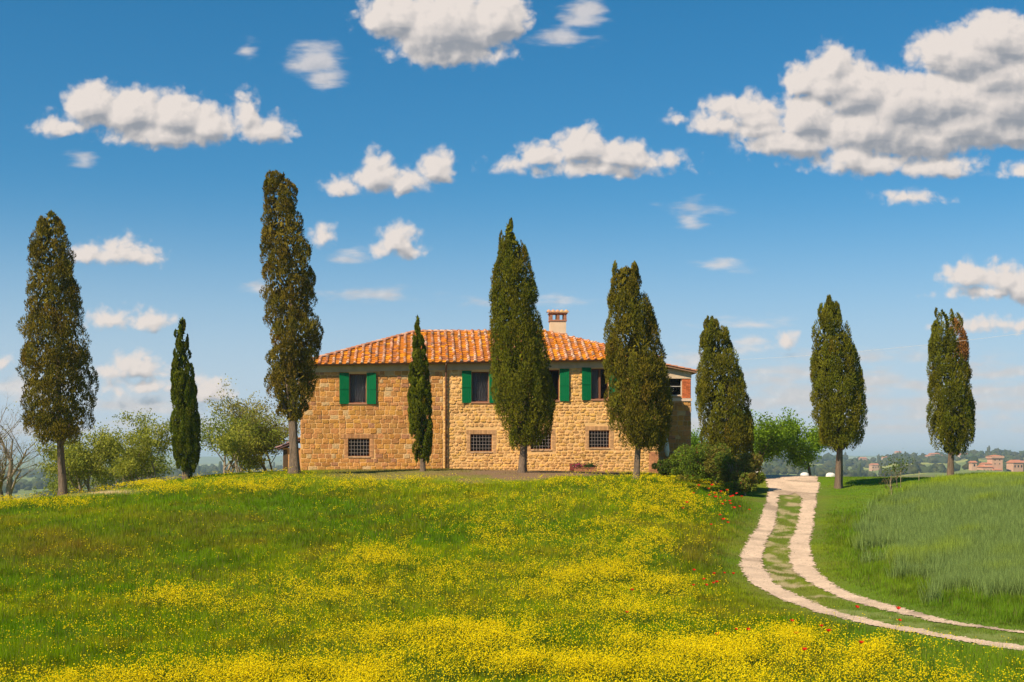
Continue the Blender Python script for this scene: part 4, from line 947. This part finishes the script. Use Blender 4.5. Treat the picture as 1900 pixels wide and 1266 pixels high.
for k in range(5):
    s_ = cs0-.02+(cw+.04)*k/4
    vs = []
    for yy, hh in ((cy0-.10, 0), (YR, .13), (cy1+.10, 0)):
        for j in range(6): a = PI*j/5; vs.append((s_+math.cos(a)*.12, yy, z_o+.06+hh+math.sin(a)*.10))
    ch.add(vs, [(j, j+1, 7+j, 6+j) for j in range(5)]+[(6+j, 7+j, 13+j, 12+j) for j in range(5)]+[(0, 5, 4, 3, 2, 1)], (.62, .33+.1*random.random(), .2), 2)
ch.build('chimney', [M_cream, M_brick, M_tile], roof)

# gutter and downpipe
gt = MB(); pr_ = []
for s_ in np.linspace(-OV-.02, HLEN+.15, 16):
    for j in range(7): a = PI+PI*j/6; pr_.append((s_, -OV-.07+math.cos(a)*.075, ZR+tilt(s_)+math.sin(a)*.075))
gt.add(pr_, [(i*7+j, i*7+j+1, (i+1)*7+j+1, (i+1)*7+j) for i in range(15) for j in range(6)]); gt.build('gutter', M_copper, house, smooth=True)
dp = MB(); sp = on_wall(827.5, 800)[0]; ZP = ZR+tilt(sp); dp.tube([(sp, -OV-.07, ZP-.05), (sp, -OV-.05, ZP-.14), (sp, -.13, ZP-.42), (sp, -.12, ZP-.6), (sp, -.12, -.5)], .052, 10); dp.build('downpipe', M_copper, house, smooth=True)
for zz in (1.0, 3.1, 5.0):
    b_ = MB(); b_.box(sp-.065, sp+.065, -.18, 0, zz, zz+.03); b_.build('pipe_bracket', M_iron, house)
# red meter door low on the wall
mb_ = MB(); s0, z1_ = on_wall(1057, 861); s1, z0_ = on_wall(1071, 873); mb_.box(s0, s1, -.05, .01, z0_, z1_); mb_.box(s0+.03, s1-.03, -.062, -.05, z0_+.03, z1_-.03); mb_.build('meter_cabinet', mat('dull_red_paint', (.22, .055, .045), .6), house)

# right wing: set back, brick pier, big window, its own lean roof
BW_ = 3.2; ws1 = on_wall(1282, 800, BW_)[0]; wl = HLEN+.002
wo = opening(1236, 1265, 701, 735, BW_); wo = (wl+.05, wo[1], on_wall(1255, 736, BW_)[1]+.05, wo[3]); zs = on_wall(1265, 742, BW_)[1]; zband = on_wall(1270, 703, BW_)[1]
zwe = on_wall(1270, 688, BW_)[1]
wg = MB(); mpW = lambda s_, dpt, z_: (s_, BW_-dpt, z_)
panel(wg, wl, ws1, -.8, zwe, [wo], .25, (.58, .36, .19), 1, mpW)
panel(wg, 0, 4.5, -.8, zwe, [], .25, (.58, .36, .19), 1, lambda s_, dpt, z_: (ws1+dpt, BW_+s_, z_))
stones(wg, ws1-wl, zs-.10, [], 'block', wl, -.55, mpW, 31); stones(wg, 4.5, zs, [], 'block', 0, -.55, lambda s_, dpt, z_: (ws1+dpt, BW_+s_, z_), 32)
bricks(wg, wo[1]+.02, ws1, zs+.1, zband, False, rs2, (.62, .17, .065), mp=mpW, dep=.03)
wg.box(wl, ws1+.05, BW_-.07, BW_-.001, zs-.08, zs+.08, (.75, .58, .46), 1); wg.box(wl, ws1+.02, BW_-.05, BW_-.002, zband+.01, zwe+.1, (.72, .55, .38), 1)
wg.build('wing_wall', [M_stone, M_mortar, M_brick], house)
wf = MB(); a, b, c_, d_ = wo; t = .05
for (p, q_, r8, s8) in ((a, a+t, c_, d_), (b-t, b, c_, d_), (a+t, b-t, c_, c_+t), (a+t, b-t, d_-t, d_), ((a+b)/2-.05, (a+b)/2-.01, c_+t, d_-t), (a+t, b-t, (c_+d_)/2+.0, (c_+d_)/2+.04)): wf.box(p, q_, BW_+.05, BW_+.1, r8, s8)
ww = wf.build('window', M_white, house); gl = MB(); gl.box(a+t, b-t, BW_+.12, BW_+.126, c_+t, d_-t); gl.build('pane', M_glass, ww)
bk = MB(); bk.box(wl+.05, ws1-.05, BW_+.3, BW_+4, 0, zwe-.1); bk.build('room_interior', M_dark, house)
wr = MB(); A0 = Vector((ws1+.32, BW_-.30, on_wall(1291, 691, BW_)[1])); B0 = Vector((ws1+.32, BW_+5, A0.z)); T0 = Vector((HLEN-.4, BW_-.30, A0.z+.62)); T1 = Vector((HLEN-.4, BW_+5, A0.z+.62))
wr.add([A0, B0, T1, T0], [(0, 1, 2, 3)], (.5, .22, .1)); dn = Vector((0, 0, .07)); wr.add([A0-dn, B0-dn, T1-dn, T0-dn, A0, B0, T1, T0], [(3, 2, 1, 0), (0, 4, 7, 3), (0, 1, 5, 4)], (.34, .20, .12))
up, fn = face_setup(A0, B0, T0, T1); roof_face(wr, A0, B0, fn, up, step=.36, rnd=rr7); hip_tiles(wr, A0+Vector((0, .08, 0)), T0+Vector((0, .08, 0)), rr7, .10, .07)
wr.build('wing_roof', M_tile, house)
# side door in the flank, and a brick gate pier in the shade
dr = MB(); dr.box(HLEN-.2, HLEN-.12, 1.0, 2.1, -.6, 1.75); dr.build('door', M_bark_wood, house)

def at_wall(s_, b, z_=None):
    p = HL+HU*s_+HN*b; return (float(p[0]), float(p[1]), h1(p[0], p[1]) if z_ is None else z_)
pl = at_wall(on_wall(1254, 870, 2.2)[0], 2.2); pz = empty('brick_pier', pl, HROT); tag(pz, 'low brick pier in the shade between house corner and shrubs', 'pier')
q = MB(); q.box(-.18, .18, -.18, .18, -.3, 1.15, (.30, .14, .09), 2)
for sgn in (0,): bricks(q, -.18, .18, -.1, 1.15, False, rs2, (.42, .19, .12), mp=lambda s_, dpt, z_: (s_, -.185-dpt, z_), dep=.012)
q.build('pier_shaft', [M_stone, M_mortar, M_brick], pz); q = MB(); q.box(-.23, .23, -.23, .23, 1.15, 1.24); q.build('cap', M_cream, pz)
pl = at_wall(on_wall(1238, 838, 1.6)[0], 1.6); pz = empty('closed_parasol', pl, HROT); tag(pz, 'folded white garden parasol in the shade beside the house corner', 'parasol')
q = MB(); q.tube([(0, 0, 0), (-.05, 0, 2.2)], .02, 6); q.build('pole', M_iron, pz)
q = MB(); q.tube([(-.0, 0, .95), (-.02, 0, 1.25), (-.06, 0, 1.8), (-.09, 0, 2.25)], [.07, .16, .13, .03], 9); q.build('canopy', mat('white_canvas', (.62, .64, .68), .9), pz)

# lean-to shed behind the left corner
s8 = at_wall(-.72, .9); sh = empty('garden_shed', s8, HROT); tag(sh, 'small lean-to shed with a tiled roof behind the tallest cypress trunk', 'shed')
q = MB(); q.box(-.35, .68, 0, 2.2, -.4, 1.35, (.62, .33, .15), 0); q.build('wall', [M_mortar], sh)
q = MB(); q.box(-.34, -.10, -.03, -.001, -.3, 1.25); q.build('door', M_bark_wood, sh)
q = MB(); A0 = Vector((-.62, -.25, 1.32)); T0 = Vector((.68, -.25, 1.85)); A1 = Vector((-.62, 2.4, 1.32)); T1 = Vector((.68, 2.4, 1.85))
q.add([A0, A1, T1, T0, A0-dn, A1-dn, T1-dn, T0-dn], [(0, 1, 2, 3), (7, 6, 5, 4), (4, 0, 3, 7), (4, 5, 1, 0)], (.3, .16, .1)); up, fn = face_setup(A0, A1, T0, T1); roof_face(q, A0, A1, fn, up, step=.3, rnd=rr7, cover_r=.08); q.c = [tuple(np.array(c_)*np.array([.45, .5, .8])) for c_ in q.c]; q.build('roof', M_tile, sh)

# planters by the wall
M_terra = mat('terracotta', (.36, .15, .08), .9); M_pink = mat('pink_petal', (.7, .12, .25), .6)
def planter(label, px, b, w_, pink):
    s_, _ = on_wall(px, 872, b); o = empty('flower_planter', at_wall(s_, b), HROT); tag(o, label, 'planter', 'planters along the house wall')
    q = MB(); q.box(-w_/2, w_/2, -.11, .11, -.03, .20); q.box(-w_/2-.02, w_/2+.02, -.13, .13, .20, .235); q.build('box', M_terra, o)
    n = 420; P = rng.normal(size=(n, 3))*np.array([w_*.27, .07, .07])+np.array([0, 0, .30]); T = unit(rng.normal(size=(n, 3))); B = unit(np.cross(T, rng.normal(size=(n, 3))))
    c = np.tile(np.array([[.07, .12, .025]]), (n, 1)); k_ = rng.random(n) < pink; c[k_] = (.62, .10, .22)
    np_mesh('plant', leaf_quads(P, T, B, np.full(n, .09), np.full(n, .06)), np.arange(4*n).reshape(-1, 4), M_leaf, o, col=np.repeat(c, 4, 0))
planter('small planter of pink flowers below the red meter cabinet', 1073, -.35, .45, .45)
planter('long planter of green leaves right of the pink flowers', 1094, -.35, .75, .03)

# ------------------------------------------------------------------ small things by the lane
M_wst = mat('whitewashed_stone', (.75, .72, .66), .9, noise=(6., .4, (.55, .52, .46)))
for i, (px, wd, lb) in enumerate(((1408, .42, 'white painted stone at the foot of the shrubs, left of the lane'), (1493, .55, 'white painted stone beyond the lane under the bright green tree'), (1541, .60, 'white painted stone just left of the twisted cypress trunk'))):
    d_ = 84.; x_ = X(px, d_); q = MB(); vs = []; n_ = 12
    for j, (rr9, zz) in enumerate(((1.0, -.12), (1.0, .08), (.82, .2), (.4, .26))):
        for k in range(n_): a = 2*PI*k/n_; vs.append((math.cos(a)*wd/2*rr9*random.uniform(.93, 1.05), math.sin(a)*.2*rr9*random.uniform(.9, 1.05), zz))
    q.add(vs, [(j*n_+k, j*n_+(k+1) % n_, (j+1)*n_+(k+1) % n_, (j+1)*n_+k) for j in range(3) for k in range(n_)]+[tuple(3*n_+k for k in range(n_))])
    o = q.build('white_stone', M_wst, smooth=True); o.location = (x_, d_, h1(x_, d_)); tag(o, lb, 'stone', 'white stones edging the yard')
M_stake = mat('wood_stake', (.40, .30, .19), .9)
for (px, d_, hh, tl, lb) in ((1671, 73, 1.0, .02, 'pale wooden stake beside the leafy sapling'), (1650, 70.2, .95, .10, 'leaning stake left of the bare sapling'), (1655, 69.8, .8, -.12, 'leaning stake crossing the bare sapling'), (1705, 76, .5, .02, 'short lone stake in the shade between the two right cypresses')):
    q = MB(); q.tube([(0, 0, -.1), (tl*hh, 0, hh)], .014, 6); o = q.build('wooden_stake', M_stake); x_ = X(px, d_); o.location = (x_, d_, h1(x_, d_)); tag(o, lb, 'stake', 'stakes at the wheat edge')
# overhead cable
q = MB(); a_, b_ = Vector((X(1335, 96), 96, Zp(669, 96))), Vector((X(2150, 66), 66, Zp(583, 66)))
q.tube([a_.lerp(b_, t)-Vector((0, 0, .35*4*t*(1-t))) for t in np.linspace(0, 1, 26)], .007, 5); o = q.build('overhead_cable', mat('pale_cable', (.6, .58, .55), .5)); tag(o, 'thin pale overhead cable crossing the sky between the right cypresses', 'cable')

# ------------------------------------------------------------------ far country
M_wall_far = mat('pink_plaster', (.60, .37, .25), .9, noise=(.4, .5, (.50, .26, .15))); M_roof_far = mat('far_tile', (.50, .20, .11), .9, noise=(.8, .5, (.38, .16, .09)))  # pink is the plaster's own colour on the tower and far houses
M_wall_pale = mat('pale_plaster', (.68, .50, .38), .9, noise=(.4, .4, (.55, .4, .3)))
def gable(mb, x0, x1, y0, y1, z0, z1, rise, hip=.25, ov=.5, mi=0):
    ym = (y0+y1)/2; h_ = (x1-x0)*hip; a = [(x0-ov, y0-ov, z1), (x1+ov, y0-ov, z1), (x1+ov, y1+ov, z1), (x0-ov, y1+ov, z1), (x0-ov+h_, ym, z1+rise), (x1+ov-h_, ym, z1+rise)]
    mb.add(a, [(0, 1, 5, 4), (1, 2, 5), (2, 3, 4, 5), (3, 0, 4), (3, 2, 1, 0)], (1, 1, 1), mi)
def far_house(name, label, cat, px, d_, w_, h_, rise=1.6, mt=None, dep=9, group='hamlet houses on the far hills', rot=.2, wins=3):
    x_ = X(px, d_); o = empty(name, (x_, d_, h1(x_, d_)), rot); tag(o, label, cat, group)
    q = MB(); q.box(-w_/2, w_/2, -dep/2, dep/2, -4, h_); q.build('wall', mt or M_wall_pale, o); q = MB(); gable(q, -w_/2, w_/2, -dep/2, dep/2, 0, h_+.02, rise, 0.1); q.build('roof', M_roof_far, o)
    for k in range(wins):
        s_ = -w_/2+w_*(k+.5)/wins; q = MB(); q.box(s_-.5, s_+.5, -dep/2-.06, -dep/2+.02, h_*.5, h_*.5+1.5); q.build('window', M_dark, o)
    return o
tz = h1(TX, TOWER_D); tw = empty('tower_house', (TX, TOWER_D, tz), .12); tag(tw, 'pink brick tower house with a square tower on the right horizon', 'tower')
def pz_(py): return Zp(py, TOWER_D)-tz
u = TOWER_D/F
q = MB(); q.box(-10*u, 10*u, -4, 4, -3, pz_(850)); q.build('tower_shaft', M_wall_far, tw)
q = MB(); q.box(-12*u, 12*u, -4.8, 4.8, pz_(850)+.01, pz_(847)); q.box(-11*u, 11*u, -4.4, 4.4, pz_(852), pz_(850)-.02); q.build('parapet', M_wall_far, tw)
q = MB(); gable(q, -11.5*u, 11.5*u, -4.4, 4.4, 0, pz_(847)+.02, 1.0, .45, .4); q.build('roof', M_roof_far, tw)
q = MB(); q.box(-30*u, -10.2*u, -5, 5, -3, pz_(867)); q.box(-24*u, -10.3*u, -3.6, 5.4, pz_(867)+.01, pz_(861)); q.box(-10.2*u, 4*u, -7.5, -4.02, -3, pz_(872)); q.build('wing', M_wall_far, tw)
q = MB(); gable(q, -30*u, -10.2*u, -5, 5, 0, pz_(867)+.02, 1.7, .05, .4); gable(q, -10.2*u, 4*u, -7.5, -4.2, 0, pz_(872)+.02, .7, .05, .3); gable(q, -24*u, -10.4*u, -3.6, 5.4, 0, pz_(861)+.02, .9, .05, .3); q.build('wing_roof', M_roof_far, tw)
for (wx, wy) in ((-5, 855), (4, 855), (-5, 862), (4, 862)):
    q = MB(); q.box(wx*u-.3, wx*u+.3, -4.06, -3.9, pz_(wy), pz_(wy)+.9); q.build('window', M_dark, tw)
for (wx) in (-27, -20, -14):
    q = MB(); q.box(wx*u-.35, wx*u+.35, -5.06, -4.9, pz_(875), pz_(875)+1.2); q.build('window', M_dark, tw)
far_house('farm_cottage', 'low pink cottage right of the tower house', 'house', 1883, 965, 7.6, 6.2+0*1, 2.0, M_wall_far, 8, 'farm cottages round the tower', .25)
far_house('farm_cottage', 'tiny pink cottage left of the tower house', 'house', 1805, 950, 3.4, 5.0, 1.2, M_wall_far, 5, 'farm cottages round the tower', .1, 1)
for (px, d_, w_, h_, mt, lb) in ((1601, 2350, 11, 6, M_wall_far, 'pinkish house on the far ridge right of the twisted cypress'), (1666, 2450, 9, 9, M_wall_pale, 'tall pale house between dark trees on the far ridge'), (1642, 2250, 8, 5, M_wall_pale, 'small pale house below the ridge left of the tall pale house'),
    (1733, 2150, 15, 8, M_wall_far, 'large pink villa on the ridge left of the far right cypress trunk'), (1748, 2150, 8, 5, M_wall_pale, 'low pale annex beside the large pink villa'), (1722, 2150, 6, 5, M_wall_pale, 'tiny pale outbuilding left of the large pink villa'),
    (1787, 2100, 16, 5, M_wall_pale, 'long pale barn right of the far right cypress trunk'), (1622, 1700, 9, 7, M_wall_far, 'pink house half hidden in the woods left of the two saplings'), (1895, 1500, 14, 5, M_wall_pale, 'pale farm shed at the right edge of the horizon')):
    far_house('hill_house', lb, 'house', px, d_, w_, h_, 2.0, mt)
# trees on the far slopes: one mass
ico = []
def icosphere():
    import bmesh
    bm = bmesh.new(); bmesh.ops.create_icosphere(bm, subdivisions=2, radius=1); v = np.array([p.co[:] for p in bm.verts]); f = np.array([[q.index for q in p.verts] for p in bm.faces]); bm.free(); return v, f
iv, jf = icosphere()
n = 16000
d_ = 480*(2650/480.)**rng.random(n); px = -400+2800*rng.random(n); x = X(px, d_); y = d_
m1 = fbm(x/130, y/210, 91, 4); wl_ = np.where(px < 1200, .46, .575); keep_ = (m1 > wl_)|((np.abs(d_-1250-120*fbm(px/200, px*0, 92, 2)) < 55) & (px > 1200))|(rng.random(n) < .04)
keep_ &= np.hypot(x-TX, y-TOWER_D) > 60
keep_ &= ~((np.abs(px-1725) < 70) & (d_ > 1350) & (d_ < 2200) & (m1 < .62))
x, y = x[keep_], y[keep_]; n = len(x); z = H(x, y); s = (2.3+3.2*rng.random(n))*np.clip(y/1300, .65, 1.15); tall = rng.random(n) < .06
sx = s*np.where(tall, .38, 1.0); szz = s*np.where(tall, 1.5, .85)
V = iv[None]*(1+.28*rng.normal(size=(n, len(iv), 1)))*np.stack([sx, sx, szz], -1)[:, None]+np.column_stack([x, y, z+szz*.7])[:, None]
Fw = (jf[None]+(np.arange(n)*len(iv))[:, None, None]).reshape(-1, 3)
wc = np.array([.045, .065, .022])*(.7+.7*rng.random((n, 1))); wc[:, 0] *= 1+.5*rng.random(n); 
M_wood = mat('woodland', (1, 1, 1), .95, attr=True, noise=(.6, .6, (.5, .55, .5), 'mul'), spec=.05)
tag(np_mesh('far_woods', V.reshape(-1, 3), Fw, M_wood, col=np.repeat(wc, len(iv), 0)), 'dark woods and hedgerows covering the far hills', 'woods', kind='stuff'); print('WOODS', n)

# ------------------------------------------------------------------ haze
hz = MB(); hz.box(-9600, 9600, -9600, 9600, -60, 32); hm = bpy.data.materials.new('haze'); hm.use_nodes = True; t = hm.node_tree
t.nodes.remove(t.nodes['Principled BSDF']); pv = t.nodes.new('ShaderNodeVolumePrincipled'); pv.inputs['Color'].default_value = (.62, .80, 1, 1); pv.inputs['Density'].default_value = .00017; pv.inputs['Anisotropy'].default_value = .2
t.links.new(pv.outputs[0], t.nodes['Material Output'].inputs['Volume'])
ho = hz.build('haze', hm); tag(ho, 'thin blue air between the hill and the far ridges', 'haze', kind='stuff')
print('DONE build')
